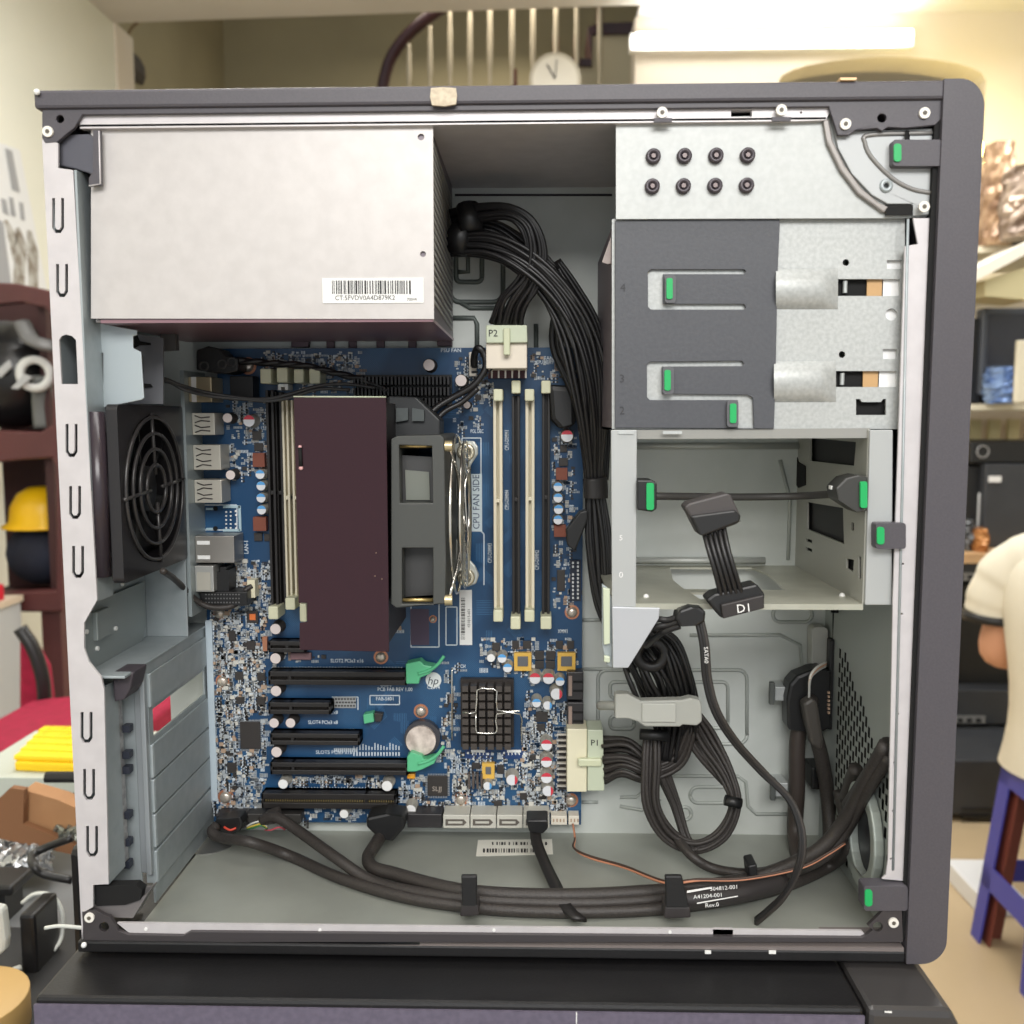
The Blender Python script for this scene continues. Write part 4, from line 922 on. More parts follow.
# tiny surface parts nobody could count
sm = MB(); rr = random.Random(11)
pal = [mat('solder_pale', (182, 188, 192), .4, .2), mat('pad_pale', (204, 202, 194), .5), TAN, CHIP, INKW]
keep = [(238, 718, 262, 751), (265, 634, 345, 652), (265, 664, 445, 686), (265, 695, 334, 714), (265, 725, 362, 744), (265, 755, 445, 775), (260, 785, 398, 808), (456, 672, 524, 752), (424, 772, 453, 800), (566, 728, 606, 793), (362, 370, 452, 412), (484, 320, 530, 380)]
def dense(x0, y0, x1, y1, n, big=.9, al=.5):
    for _ in range(int(n*.85)):
        x, y = rr.uniform(x0, x1), rr.uniform(y0, y1)
        if any(a <= x <= c and b <= y <= d for a, b, c, d in keep): continue
        k = rr.random(); mi = rr.choices((0, 1, 2, 3, 4), (50, 22, 5, 8, 15))[0]
        if k < .5:      # a row of parallel pads
            c_ = rr.randint(3, 6); L_ = rr.uniform(1.0, 2.6)*big; v_ = rr.random() < .5; x, y = round(x/1.5)*1.5, round(y/1.5)*1.5
            for q_ in range(c_):
                a, b = (x+q_*1.5, y) if v_ else (x, y+q_*1.5)
                if v_: sm.pbox(a-.42, b-L_, a+.42, b+L_, YB-.0006, YB, mi)
                else: sm.pbox(a-L_, b-.42, a+L_, b+.42, YB-.0006, YB, mi)
        elif k < .62:   # dark pad pairs
            for q_ in range(3):
                sm.pbox(x, y+q_*3.2, x+1.8, y+1.8+q_*3.2, YB-.0008, YB, 3); sm.pbox(x-1.2, y+q_*3.2, x-.2, y+1.8+q_*3.2, YB-.0008, YB, 4)
        elif k < .9:
            w_, h_ = rr.uniform(.7, 1.5), rr.uniform(.6, 1.3); sm.pbox(x-w_, y-h_, x+w_, y+h_, YB-rr.uniform(.0005, .0014), YB, mi)
        else:
            w_ = rr.uniform(1.4, 2.6); sm.pbox(x-w_, y-w_*.8, x+w_, y+w_*.8, YB-.0012, YB, rr.choice((0, 1, 3, 2)))
dense(211, 606, 266, 816, 1500); dense(398, 776, 470, 812, 240); dense(430, 752, 566, 812, 560); dense(522, 700, 566, 812, 420)
dense(262, 352, 360, 372, 200, .8); dense(226, 398, 268, 475, 190); dense(232, 560, 272, 606, 200); dense(552, 430, 574, 610, 170); dense(455, 352, 575, 378, 150, .8); dense(480, 638, 578, 672, 140)
dense(284, 776, 384, 784, 120, .8); dense(232, 808, 420, 820, 130); dense(398, 438, 560, 442, 0); dense(476, 380, 494, 400, 40); dense(440, 660, 462, 760, 110); dense(520, 670, 536, 760, 80)
dense(305, 600, 330, 634, 60, .8); dense(270, 640, 330, 662, 50, .8); dense(455, 382, 480, 430, 50, .7); dense(384, 596, 400, 632, 40, .7); dense(300, 372, 370, 392, 90, .8)
tag(sm.build('surface_parts', pal, MBD), kind='stuff')
# printed lettering and lines
ps = MB()
def bt(s_, x, y, px, up=(0, 0, 1), right=(1, 0, 0), w_=None):
    ps.text(s_, at(x, y, YB-.0001), px*.61/950*1.35, right=right, up=up, depth=.00005, width=w_*.61/950 if w_ else None, bold=.018)
for s_, x, y, w_ in (('SLOT2 PCIe3 x16', 347, 662.5, 34), ('SLOT3 PCIe2 x8', 323, 714, 31), ('SLOT4 PCIe3 x8', 323, 724, 31), ('SLOT5 PCIe3 x16', 334, 754, 38), ('SLOT6 PCI', 309, 781, 22),
    ('PCB FAB REV 1.00', 395, 691, 36), ('FAB-S401', 385, 700.5, 18), ('C2014', 433.5, 689, 13), ('PCH', 462, 668, 7), ('REAR USB3', 260, 430, 21), ('SIO', 251, 706, 6), ('POL DEC', 477, 433, 13),
    ('P160', 380, 683, 8), ('CTRL 01', 386, 683, 12), ('EA2010', 386, 686.5, 11), ('PSU FAN', 451, 352, 20), ('FAN2', 550, 360, 12), ('CPU MEM PWR', 548, 364, 24), ('XMM1', 563, 633, 10), ('USB', 430, 780, 6)):
    bt(s_, x, y-1.6, 4.0, w_=w_)
for s_, x, y, w_ in (('LAN-1', 246.5, 547, 13), ('AUDIO', 241, 574, 11), ('FAN2', 248, 572, 9), ('CPU-DIMM1', 507, 440, 20), ('CPU-DIMM2', 537, 560, 20), ('CPU-DIMM3', 490, 553, 20), ('CPU-DIMM4', 507, 500, 20)):
    bt(s_, x, y, 4.4, up=(-1, 0, 0), right=(0, 0, 1), w_=w_)
def ln(*pts, r=.55):
    for (x0, y0), (x1, y1) in zip(pts, pts[1:]):
        a, b = at(x0, y0, YB), at(x1, y1, YB); d = (b-a).normalized(); n = Vector((-d.z, 0, d.x))*(r*.61/950)
        ps.add([a-n+Vector((0, -.0001, 0)), b-n+Vector((0, -.0001, 0)), b+n+Vector((0, -.0001, 0)), a+n+Vector((0, -.0001, 0))], [(0, 1, 2, 3)])
def lrect(x0, y0, x1, y1): ln((x0, y0), (x1, y0), (x1, y1), (x0, y1), (x0, y0))
lrect(370, 695.5, 399.5, 704.5); lrect(411, 600, 439, 647); lrect(446, 607, 457, 645); ln((332, 697), (358, 697), (358, 710)); lrect(462, 438, 481, 531); ln((481, 531), (484, 534), (484, 585))
lrect(204, 505, 237, 530)
for x in range(354, 400, 3): ln((x, 743+(x*7 % 5)), (x, 750)); ln((x, 752), (x, 756), r=.8)
for x in range(334, 358, 2): ps.add([at(x, 748, YB-.0001), at(x+1.4, 748, YB-.0001), at(x+1.4, 752, YB-.0001), at(x, 752, YB-.0001)], [(0, 1, 2, 3)])
for (xa, xb, y) in ((272, 402, 668.2), (308, 356, 730), (272, 404, 759), (290, 392, 788.5), (292, 334, 699.5)):
    for x in range(xa, xb, 3): ps.add([at(x, y, YB-.0001), at(x+1.2, y, YB-.0001), at(x+1.2, y-1.4, YB-.0001), at(x, y-1.4, YB-.0001)], [(0, 1, 2, 3)])
ps.build('printed_lettering', INKW, MBD)
tr = MB()
for _ in range(46):
    x, y = rr.choice(((rr.uniform(340, 455), rr.uniform(655, 770)), (rr.uniform(410, 560), rr.uniform(580, 672)), (rr.uniform(480, 580), rr.uniform(400, 600)), (rr.uniform(440, 492), rr.uniform(400, 600))))
    n_ = rr.randint(4, 9); L_ = rr.uniform(8, 26); dx, dy = rr.choice(((1, 0), (0, 1), (.7, -.7), (.7, .7), (.7, -.7)))
    for q_ in range(n_):
        px0, py0 = x-dy*q_*1.7, y+dx*q_*1.7; l2 = L_*(1-.03*q_)
        a, b = at(px0, py0, YB-.00004), at(px0+dx*l2, py0+dy*l2, YB-.00004); d = (b-a).normalized(); n2 = Vector((-d.z, 0, d.x))*.00022
        tr.add([a-n2, b-n2, b+n2, a+n2], [(0, 1, 2, 3)])
tr.build('copper_traces', mat('trace_blue', (54, 100, 142), .4), MBD)
# logo disc
m = MB(); v = at(433.5, 680, YB-.0002); m.cyl(v+Vector((0, .0001, 0)), (0, -1, 0), .0052, .0002, 28); o = m.build('logo_disc', mat('logo_white', (226, 230, 230), .5), MBD)
MB().text('hp', at(433.5, 681, YB-.0004), .0074, up=(.25, 0, 1)).build('logo_letters', mat('logo_ink', (46, 56, 70), .6), o)
# labels
o = MB().pbox(471, 474, 482, 531, YB-.0003, YB).build('fan_side_label', mat('label_pale', (206, 218, 222), .5), MBD)
MB().text('CPU FAN SIDE', at(476.5, 502, YB-.0004), .0062, right=(0, 0, 1), up=(-1, 0, 0), width=.035).build('label_print', mat('label_ink', (34, 60, 96), .6), o)
o = MB().pbox(459.5, 590, 472, 645, YB-.0003, YB).build('barcode_label', WHITE, MBD)
m = MB(); y = 598
while y < 640: m.pbox(461, y, 465, y+rr.choice((.5, .9)), YB-.0004, YB-.0003); y += rr.choice((1.2, 1.8))
m.text('431813-601', at(469, 618, YB-.0004), .0026, right=(0, 0, 1), up=(-1, 0, 0)); m.build('label_print', INK, o)
m = MB().pbox(410.5, 609, 429, 645, YB-.0002, YB); m.build('purple_pad', mat('pad_purple', (74, 60, 82), .5), MBD)
# memory sockets
def dimm(xc, y0, y1, h, light, w_=9):
    Yt = YB-h; p = at(xc-w_/2, y0, Yt); q = at(xc+w_/2, y1, Yt); m = MB()
    a, b = p.x, q.x; a = min(a, b); wd = w_*(Yt+.483)/950; xc_ = at(xc, (y0+y1)/2, Yt).x
    for s_ in (-1, 1): m.box(xc_+s_*wd*.5, xc_+s_*wd*.16, Yt, YB, q.z, p.z)
    m.box(xc_-wd*.2, xc_+wd*.2, Yt+.0055, YB, q.z, p.z)
    zk = p.z+(q.z-p.z)*.47; m.box(xc_-wd*.5, xc_+wd*.5, Yt+.0004, YB, zk-.0012, zk+.0012)
    m.build('memory_socket', (mat('socket_cream', (222, 214, 190), .45) if light else SLOTB), MBD, bv=.0003)
for xc, y0, y1, h, l in ((272, 390, 606, .012, 0), (280, 392, 604, .008, 0), (287, 400, 606, .012, 1), (296, 400, 606, .012, 1), (498, 400, 612, .012, 1), (516, 396, 614, .010, 0), (530, 396, 612, .012, 1), (546, 392, 614, .010, 0)):
    dimm(xc, y0, y1, h, l, 9 if l and xc > 400 else 6.5 if l else 8)
LTM = mat('latch_cream', (214, 214, 184), .45)
for x, y, w_, h_, Y in ((265.5, 376, 11, 15, .108), (282, 375, 11, 15, .108), (298.5, 376, 10, 14, .110), (314.5, 376, 11, 15, .110), (498, 395, 9.5, 12, .108), (516, 387, 9, 13, .112), (529.5, 395, 9.5, 12, .108), (546, 387, 9.5, 13, .112),
        (273, 613, 10, 13, .110), (290, 604, 10, 12, .106), (303, 613, 7, 18, .100), (498, 616, 9.5, 12, .108), (515.5, 623, 10, 13, .110), (529.5, 616, 10, 12, .108), (546, 623, 11, 13, .110)):
    MB().pbox(x-w_/2, y-h_/2, x+w_/2, y+h_/2, Y, YB).build('socket_latch', LTM, MBD, bv=.0008)
MB().pplate([(278, 384), (288, 384), (288, 390), (285, 390), (285, 387), (281, 387), (281, 390), (278, 390)], [], .116, YB).build('latch_clip', WHITE, MBD)
# expansion slots
def slot(x0, y0, x1, y1, h=.011, split=None, pci=False, arm=False):
    y0 += 4.5*h/.011; y1 += 1.5; Yt = YB-h; p = at(x0, y0, Yt); q = at(x1, y1, Yt); zc = (p.z+q.z)/2; hh = (p.z-q.z); m = MB()
    m.box(p.x, q.x, Yt, YB, zc+hh*.12, p.z).box(p.x, q.x, Yt, YB, q.z, zc-hh*.12).box(p.x, q.x, Yt+.006, YB, q.z, p.z)
    m.box(p.x, p.x+.0016, Yt, YB, q.z, p.z).box(q.x-.0016, q.x, Yt, YB, q.z, p.z)
    if split: xs = at(split, 700, Yt).x; m.box(xs-.0010, xs+.0010, Yt+.0005, YB, q.z, p.z)
    o = m.build('expansion_slot', SLOTB, MBD, bv=.0003)
    c = MB(); n = int((q.x-p.x)/.0016)
    for i in range(n): c.box(p.x+.002+i*.0016, p.x+.0026+i*.0016, Yt+.003, Yt+.0034, zc-hh*.12, zc+hh*.02)
    c.build('contacts', mat('contact_gold', (190, 170, 120), .3, .7) if pci else mat('contact_dark', (66, 58, 50), .5), o)
for a in ((268, 637, 306, 651, .011, 288), (268, 667, 407, 684, .011, 290), (268, 698, 331, 713, .011, 290), (270, 729, 360, 744, .011, 291), (270, 758, 408, 774, .011, 291), (261, 789, 396, 808, .011, 364, True)):
    slot(*a)
for y in (0, 90):
    Yt = YB-.0125
    m = MB().pplate([(405.5, 664+y), (420, 661+y), (424, 665+y), (435, 667+y), (430, 674+y), (420, 678+y), (419, 684+y), (406, 684+y)], [], Yt, YB-.002)
    if y: m = MB().pplate([(407, 757), (411, 752), (422, 756), (424, 760), (437, 758), (434, 764), (424, 769), (415, 772), (407, 772)], [], Yt, YB-.002)
    o = m.build('slot_lock', GREENP, MBD, bv=.0008)
    MB().ptube([(418, 674+y, Yt), (430, 670+y, Yt), (438, 664+y, Yt-.001), (444, 656+y, Yt-.001)], .0011, n=8).build('release_arm', GREENP, o)
# large south heat sink with square pins
m = MB(); p, q = at(461, 684, YB-.014), at(512, 750, YB-.014); m.box(p.x-.001, q.x+.001, YB-.006, YB-.001, q.z-.001, p.z+.001)
o = m.build('heat_sink', mat('heatsink_black', (48, 43, 41), .45, .2), MBD)
nx, nz = 6, 8; n = 0; pin = None
for i in range(nx):
    for j in range(nz):
        cx = p.x+(q.x-p.x)*(i+.5)/nx; cz = q.z+(p.z-q.z)*(j+.5)/nz; w_ = (q.x-p.x)/nx*.36; h_ = (p.z-q.z)/nz*.36
        L = (cx, YB-.010, cz)
        if pin is None: pin = MB().box(cx-w_, cx+w_, YB-.016, YB-.006, cz-h_, cz+h_).build('pin', mat('fin_brown', (74, 68, 64), .45, .2), o, origin=L)
        else: dup(pin, o, L)
Yp = YB-.0165
MB().ptube([(452, 668, YB-.004), (452, 690, YB-.006), (452, 740, YB-.004)], .0006, n=6).ptube([(463, 712, Yp), (476, 712, Yp), (477, 690, Yp), (488, 689, Yp), (497, 691, Yp), (497, 710, Yp), (516, 711, Yp), (520, 711, Yp)], .0006, n=6, k=2)\
    .ptube([(476, 713, Yp), (476, 730, Yp), (479, 733, Yp), (495, 733, Yp), (497, 728, Yp), (497, 714, Yp), (520, 714, Yp), (521, 728, YB-.008), (522, 745, YB-.004)], .0006, n=6, k=2).build('spring_clip', CHROME, o)
# black finned heat sink near the top
m = MB(); p, q = at(352, 374, YB-.018), at(450, 406, YB-.018); m.box(p.x, q.x, YB-.005, YB-.001, q.z, p.z); o = m.build('heat_sink', mat('sink_dark', (22, 21, 22), .45), MBD)
m = MB()
for i in range(26):
    x = p.x+(q.x-p.x)*(i+.3)/26
    for j in range(3):
        z = q.z+(p.z-q.z)*j/3; m.box(x, x+.0012, YB-.018, YB-.005, z, z+(p.z-q.z)/3*.75)
m.build('fins', mat('fin_dark', (34, 33, 34), .4), o)
MB().pbox(230, 376, 253, 399, YB-.014, YB).build('heat_sink', MATS['sink_dark'], MBD, bv=.0004)
# electrolytic capacitors
def capacitor(x, y, r, kind, h=.010):
    Y = YB-h; v = at(x, y, Y); rw = r*(Y+.483)/950; b_ = Vector((v.x, YB, v.z))
    o = MB().lathe(b_, (0, -1, 0), [(rw*1.12, 0), (rw*1.12, .001), (rw, .0012), (rw, h-.0006), (rw*.9, h)], 18).build('capacitor', {'p': CHIP, 'b': SILV, 'r': SILV, 'w': SILV, 'R': SILV, 'B': SILV}[kind], MBD)
    MB().cyl((v.x, Y+.0001, v.z), (0, -1, 0), rw*.9, .0002, 18).build('top', {'p': SILVC, 'w': WHITE}.get(kind, mat('can_top', (224, 226, 230), .35)), o)
    if kind in 'rbRB':
        a0, a1 = (15, 165) if kind in 'rb' else (-60, 60)
        n = 10; pts = [(v.x+rw*.9*math.cos(math.radians(a0+(a1-a0)*i/n)), v.z+rw*.9*math.sin(math.radians(a0+(a1-a0)*i/n))) for i in range(n+1)]
        MB().plate([pts], 'y', Y-.0003, Y-.00005).build('polarity_mark', RED if kind in 'rR' else BLUEC, o)
for a in ((275.5, 629, 6, 'p'), (275.5, 658.5, 6, 'p'), (276, 691, 6, 'p'), (274, 723, 5.5, 'p'), (290.5, 723, 5.5, 'p'), (276.5, 752, 6, 'p'), (283, 784, 5.5, 'w'), (387, 786, 6, 'w'), (344, 814, 5, 'w'), (410.5, 810, 6, 'w'),
          (227.5, 418, 5.2, 'p'), (249, 421, 6.3, 'r'), (230.5, 475, 5.2, 'p'), (260, 474.5, 5, 'b'), (261, 486, 5, 'b'), (261, 498, 5, 'b'), (261.5, 510, 5, 'b'),
          (558, 487, 5, 'b'), (558, 498, 5, 'b'), (558.5, 509.5, 5, 'b'), (558, 520, 5, 'b'), (567, 436, 6.5, 'r'), (491, 658, 4.5, 'w'), (502, 658.5, 5, 'b'), (507.5, 668, 5, 'b'),
          (535, 678.5, 6.3, 'r'), (548.5, 678.5, 6.3, 'r'), (560, 681.5, 5, 'b'), (556.5, 694, 6.5, 'R'), (536.5, 703, 5, 'b'), (547.5, 705.5, 5, 'B'), (546.5, 745, 6.2, 'r'), (546.5, 762, 6.2, 'r'), (546.5, 778, 6.2, 'r'), (548, 791, 6.2, 'R'), (512, 780, 6.4, 'R'), (487.5, 786, 4.8, 'B'),
          (429, 365, 6.2, 'p'), (461, 380.5, 6.2, 'p'), (467, 405, 3.8, 'p')): capacitor(*a)
# mounting screws with plated rings
for x, y, r in ((248, 366, 8.5), (220, 613, 7.5), (223, 681, 7.5), (226, 797, 8.5), (421, 711, 7.5), (461, 799, 7.5), (572, 612, 7.5), (571, 800, 7.5), (381, 657, 7.5), (433, 619, 4)):
    v = at(x, y, YB-.0001); rw = r*.61/950
    o = MB().cyl(v, (0, -1, 0), rw, .0003, 24).build('mounting_screw', COPP, MBD)
    MB().lathe(v+Vector((0, -.0003, 0)), (0, -1, 0), [(rw*.72, 0), (rw*.66, .0016), (rw*.4, .0024), (0, .0026)], 20).build('head', mat('screw_silver', (200, 190, 178), .3, .6), o)
# chips
def chip(name, x0, y0, x1, y1, h=.0016, m_=CHIP, leads=0):
    o = MB().pbox(x0, y0, x1, y1, YB-h, YB).build(name, m_, MBD, bv=.0002)
    if leads:
        m = MB(); n = leads
        for i in range(n):
            x = x0+(x1-x0)*(i+.5)/n; y = y0+(y1-y0)*(i+.5)/n
            m.pbox(x-.35, y0-2.2, x+.35, y0, YB-.0006, YB).pbox(x-.35, y1, x+.35, y1+2.2, YB-.0006, YB).pbox(x0-2.2, y-.35, x0, y+.35, YB-.0006, YB).pbox(x1, y-.35, x1+2.2, y+.35, YB-.0006, YB)
        m.build('leads', SGREY, o)
    return o
chip('control_chip', 240, 722, 260, 749, leads=14); o = chip('control_chip', 427.5, 776, 447.5, 796, leads=12)
MB().text('SLJJ', at(437, 789, YB-.00175), .0045).build('chip_print', mat('chip_ink', (170, 160, 150), .6), o)
for a in ((246.5, 611, 258, 623), (246.5, 641, 255, 650), (228.5, 631, 235.5, 641), (227, 763, 236, 773), (235, 672, 243, 680), (257, 673, 265, 681), (236, 697, 244, 704), (257, 697, 265, 705),
          (252, 431, 261, 440), (254, 443, 263, 451), (536, 712, 548, 722), (537, 724, 545, 731), (535, 651, 544, 660), (546, 651, 555, 660), (535, 661, 544, 669), (546, 661, 555, 669), (512, 641, 519, 649), (523, 641, 531, 649), (556, 641, 563, 649), (567, 641, 574, 649),
          (492, 643, 500, 651), (472, 763, 480, 769), (497, 765, 504, 774), (494, 801, 502, 808), (560, 445, 567, 452), (559, 458, 568, 466), (557, 570, 565, 591), (254, 533, 262, 541), (264, 534, 271, 541), (520, 793, 527, 800), (530, 755, 536, 760), (475, 395, 481, 400)):
    chip('small_chip', *a)
MB().pbox(249.5, 614, 255.5, 620, YB-.0022, YB-.0016).build('copper_pad', mat('copper_pad', (226, 120, 60), .4), MBD)
for x0, y0, x1, y1 in ((514, 653, 531.5, 671), (557.5, 653, 575.5, 671), (482, 763.5, 494.5, 779)):
    o = chip('inductor', x0, y0, x1, y1, .004, YEL); MB().pbox(x0+3.5, y0+3.5, x1-3.5, y1-4.5, YB-.0046, YB-.004).build('core', mat('core_grey', (98, 100, 104), .5), o, bv=.0003)
for x0, y0, x1, y1 in ((252.5, 453, 264.5, 467), (253, 517, 266, 531), (556, 468, 567.5, 480), (554, 525, 566, 537)): chip('choke', x0, y0, x1, y1, .006, BROWNC)
# pins header
m = MB()
for i in range(10):
    for j in range(2):
        if (i, j) == (2, 0): continue
        v = at(573+j*5, 563+i*3.9, YB-.004); m.box(v.x-.0006, v.x+.0006, YB-.004, YB, v.z-.0006, v.z+.0006)
m.build('header_pins', mat('pin_white', (220, 222, 224), .4), MBD); MB().pbox(570, 560, 581, 601, YB-.0015, YB).build('pin_header', mat('header_dark', (30, 38, 56), .5), MBD)
o = MB().pbox(333, 697, 356, 708, YB-.0008, YB).build('pin_header', SGREY, MBD); m = MB()
for i in range(7):
    for j in range(3): v = at(336+i*3+(j % 2), 699+j*3.4, YB-.001); m.box(v.x-.0006, v.x+.0006, YB-.0012, YB-.0008, v.z-.0005, v.z+.0005)
m.build('pads', CHIP, o)
m = MB(); MB().pbox(255, 505, 256, 506, YB-.001, YB)
for i in range(5):
    for j in range(2): v = at(226+j*4.5, 512+i*4, YB-.001); m.box(v.x-.0005, v.x+.0005, YB-.0008, YB, v.z-.0005, v.z+.0005)
for x_, y_ in ((236, 511), (236.5, 515), (236, 524), (236.5, 528)): v = at(x_, y_, YB); m.box(v.x-.0006, v.x+.0006, YB-.0008, YB, v.z-.0006, v.z+.0006)
m.build('solder_pads', WHITE, MBD)
m = MB().pbox(223, 505.5, 240, 508, YB-.0006, YB).pbox(223, 529, 240, 531.5, YB-.0006, YB).pbox(238.5, 506, 241, 531, YB-.0006, YB).pbox(206, 508, 213, 510, YB-.0006, YB).pbox(206, 528, 213, 530, YB-.0006, YB); m.build('port_outline', mat('outline_pale', (170, 196, 206), .5), MBD)
m = MB()
for y_ in (508.5, 528.5): v = at(215.5, y_, YB-.0003); m.cyl(v, (0, -1, 0), .0016, .0002, 12)
m.build('pad_holes', VOID, MBD)
o = MB().pplate([(363, 715), (373, 713), (374, 722), (364, 724)], [], YB-.007, YB).build('jumper', GREENP, MBD, bv=.0005); MB().pplate([(374, 713), (383, 714), (381, 722), (375, 722)], [], YB-.005, YB).build('jumper_pins', CHIP, o, bv=.0004)
MB().pbox(407, 774, 415, 779, YB-.004, YB).build('orange_led', mat('orange_led', (240, 165, 40), .4), MBD, bv=.0006)
o = MB().pbox(290, 653, 311, 660, YB-.003, YB).build('pin_header', mat('header_pink', (130, 100, 104), .5), MBD, bv=.0006)
MB().pplate([(262, 637), (267, 637), (267, 651), (263, 651)], [], YB-.003, YB).build('copper_clip', COPP, MBD)
# battery
v = at(422, 740, YB-.006)
o = MB().cyl((v.x, YB, v.z+.0008), (0, -1, 0), .0118, .0055, 36).build('battery_holder', mat('holder_dark', (60, 60, 66), .4), MBD, bv=.0006)
MB().cyl((v.x-.0006, YB-.0055, v.z), (0, -1, 0), .0098, .0022, 40).build('coin_battery', mat('battery_steel', (240, 226, 216), .35, .3, (190, 176, 166), 160), o, bv=.0004)
# metal ports at the rear edge
PORT = mat('port_steel', (196, 192, 180), .32, .35)
def port(x0, y0, x1, y1, Y, m_=PORT, name='usb_port', ex=None):
    p, q = at(x0, y0, Y), at(x1, y1, Y); o = MB().box(max(p.x, XW+.002), q.x, Y, YB, q.z, p.z).build(name, m_, MBD, bv=.0005)
    if ex: ex(o, p, q, Y)
def usbx(o, p, q, Y):
    m = MB(); h = p.z-q.z; x = max(p.x, XW+.002)
    for k in (.28, .72):
        z = q.z+h*k
        for s_ in (-1, 1): m.tube([(x+.002, Y-.0002, z+s_*h*.16), (x+.006, Y-.0002, z+s_*h*.06), (x+.0115, Y-.0002, z+s_*h*.10)], .0004, k=1, n=5)
    m.build('spring_slots', CHIP, o); MB().box(q.x-.006, q.x-.0022, Y-.0003, Y, q.z+h*.2, p.z-h*.2).build('rear_window', mat('window_brown', (92, 72, 66), .5), o) if q.x > .058 else None
port(186, 413, 215, 435, .110, ex=usbx); port(189, 445, 221, 470, .110, ex=usbx); port(191, 480, 222, 503, .110, ex=usbx)
port(174, 377, 212, 402, .106, mat('port_gold', (196, 180, 148), .3, .6), 'display_port', lambda o, p, q, Y: MB().box(XW+.004, XW+.007, Y-.0004, Y, q.z, p.z).build('ridge', WHITE, o))
def rjx(o, p, q, Y):
    m = MB(); h = p.z-q.z
    for k in (.2, .74): m.box(XW+.0035, XW+.0115, Y-.0004, Y, q.z+h*k-.0010, q.z+h*k+.0014)
    m.build('shield_tabs', WHITE, o)
port(190, 536, 234.5, 563, .108, mat('rj_steel', (160, 156, 150), .32, .6), 'network_port', rjx)
port(190, 566, 214, 592, .106, mat('audio_steel', (186, 186, 182), .35, .5), 'audio_port', lambda o, p, q, Y: MB().box(q.x-.0105, q.x-.002, Y-.0005, Y, q.z+.001, p.z-.004).build('recess', PORT, o))
o = MB().pplate([(216, 572), (220, 572), (220, 567), (226, 567), (226, 570), (229, 570), (229, 592), (216, 592)], [], .112, YB).build('audio_block', BLACK, MBD)
o = MB().pbox(200, 592, 247, 606, .110, YB).build('display_connector', BLACK, MBD, bv=.0006)
m = MB()
for i in range(12):
    for j in range(3): v = at(206+i*3, 594.5+j*4, .1097); m.box(v.x-.0004, v.x+.0004, .1094, .11, v.z-.0004, v.z+.0004)
m.build('pin_dots', mat('dot_grey', (110, 110, 110), .5), o)
MB().box(XW-.0005, XW+.002, .099, YT, at(190, 610, .12).z, at(190, 372, .12).z).build('port_shield', mat('shield_steel', (160, 170, 172), .4, .4), MBD)
m = MB().pplate([(196, 350), (208, 346), (220, 349), (226, 356), (238, 358), (238, 371), (226, 374), (208, 372), (196, 370)], [], .108, .126); m.build('mouse_port', BLACK, MBD, bv=.001)
m = MB()
for x, y in ((204, 366), (222, 364), (232, 362)): v = at(x, y, .1078); m.lathe(v, (0, -1, 0), [(.0032, 0), (.0032, .0006), (.002, .0006), (.002, 0)], 14)
m.build('port_rings', mat('ring_dark', (60, 60, 60), .4), MBD)
# fan header
o = MB().pbox(247, 580, 255, 598, YB-.009, YB).build('fan_connector', CREAM, MBD, bv=.0004)
o = MB().pbox(469, 352, 476, 376, YB-.010, YB).build('fan_connector', mat('connector_white', (216, 208, 196), .45), MBD, bv=.0004)
m = MB()
for i in range(4): m.pbox(471.5, 356+i*5, 478, 358+i*5, YB-.0105, YB-.0098)
m.build('pins', INK, o)
# SATA ports
DS = mat('sata_dark', (44, 42, 44), .4); GS = mat('sata_grey', (196, 194, 184), .45)
for y0 in (672, 702.5):
    o = MB().pbox(567, y0, 583.5, y0+28, YB-.010, YB).build('drive_port', DS, MBD, bv=.0006)
    MB().pbox(568.5, y0+4, 572, y0+24, YB-.0106, YB-.010).build('contact_row', mat('row_grey', (150, 130, 120), .5), o); MB().pbox(573, y0+9, 583, y0+11, YB-.0104, YB-.010).pbox(573, y0+18, 583, y0+20, YB-.0104, YB-.010).build('grooves', VOID, o)
for x0, x1 in ((443, 469.5), (470.3, 496), (496.8, 522.5), (523.3, 549.5)):
    o = MB().pbox(x0, 815, x1, 828.5, YB-.016, YB).build('drive_port', GS, MBD, bv=.0006)
    Y = YB-.0164; MB().pplate([(x0+2.5, 819.5), (x1-6, 819.5), (x1-3, 822.5), (x1-6, 825.5), (x0+2.5, 825.5)], [[(x0+5, 821.2), (x1-7, 821.2), (x1-7, 823.8), (x0+5, 823.8)]], Y, YB-.016).build('key_slot', mat('slot_shadow', (96, 90, 84), .5), o)
MB().pbox(407, 814, 442, 828, YB-.014, YB).build('front_connector', DS, MBD, bv=.0006)
MB().pbox(216, 815, 246, 828, YB-.012, YB).build('front_connector', DS, MBD, bv=.0006)
MB().pbox(247, 814, 301, 823, YB-.010, YB).build('front_connector', mat('conn_brown', (52, 50, 48), .5), MBD, bv=.0006)
for x0, x1 in ((551, 567), (568.5, 579)):
    o = MB().pbox(x0, 816, x1, 825, YB-.009, YB).build('small_connector', mat('conn_cream', (222, 216, 202), .45), MBD, bv=.0004)
    m = MB(); k = int((x1-x0)/3.5)
    for i in range(k): m.pbox(x0+2+i*3.4, 819, x0+3.3+i*3.4, 822, YB-.0094, YB-.009)
    m.build('pins', TAN, o)
m = MB()
for i in range(4): m.pbox(468+i*4.2, 774, 470+i*4.2, 789, YB-.005, YB)
m.build('filter_array', mat('array_brown', (90, 80, 74), .5), MBD)
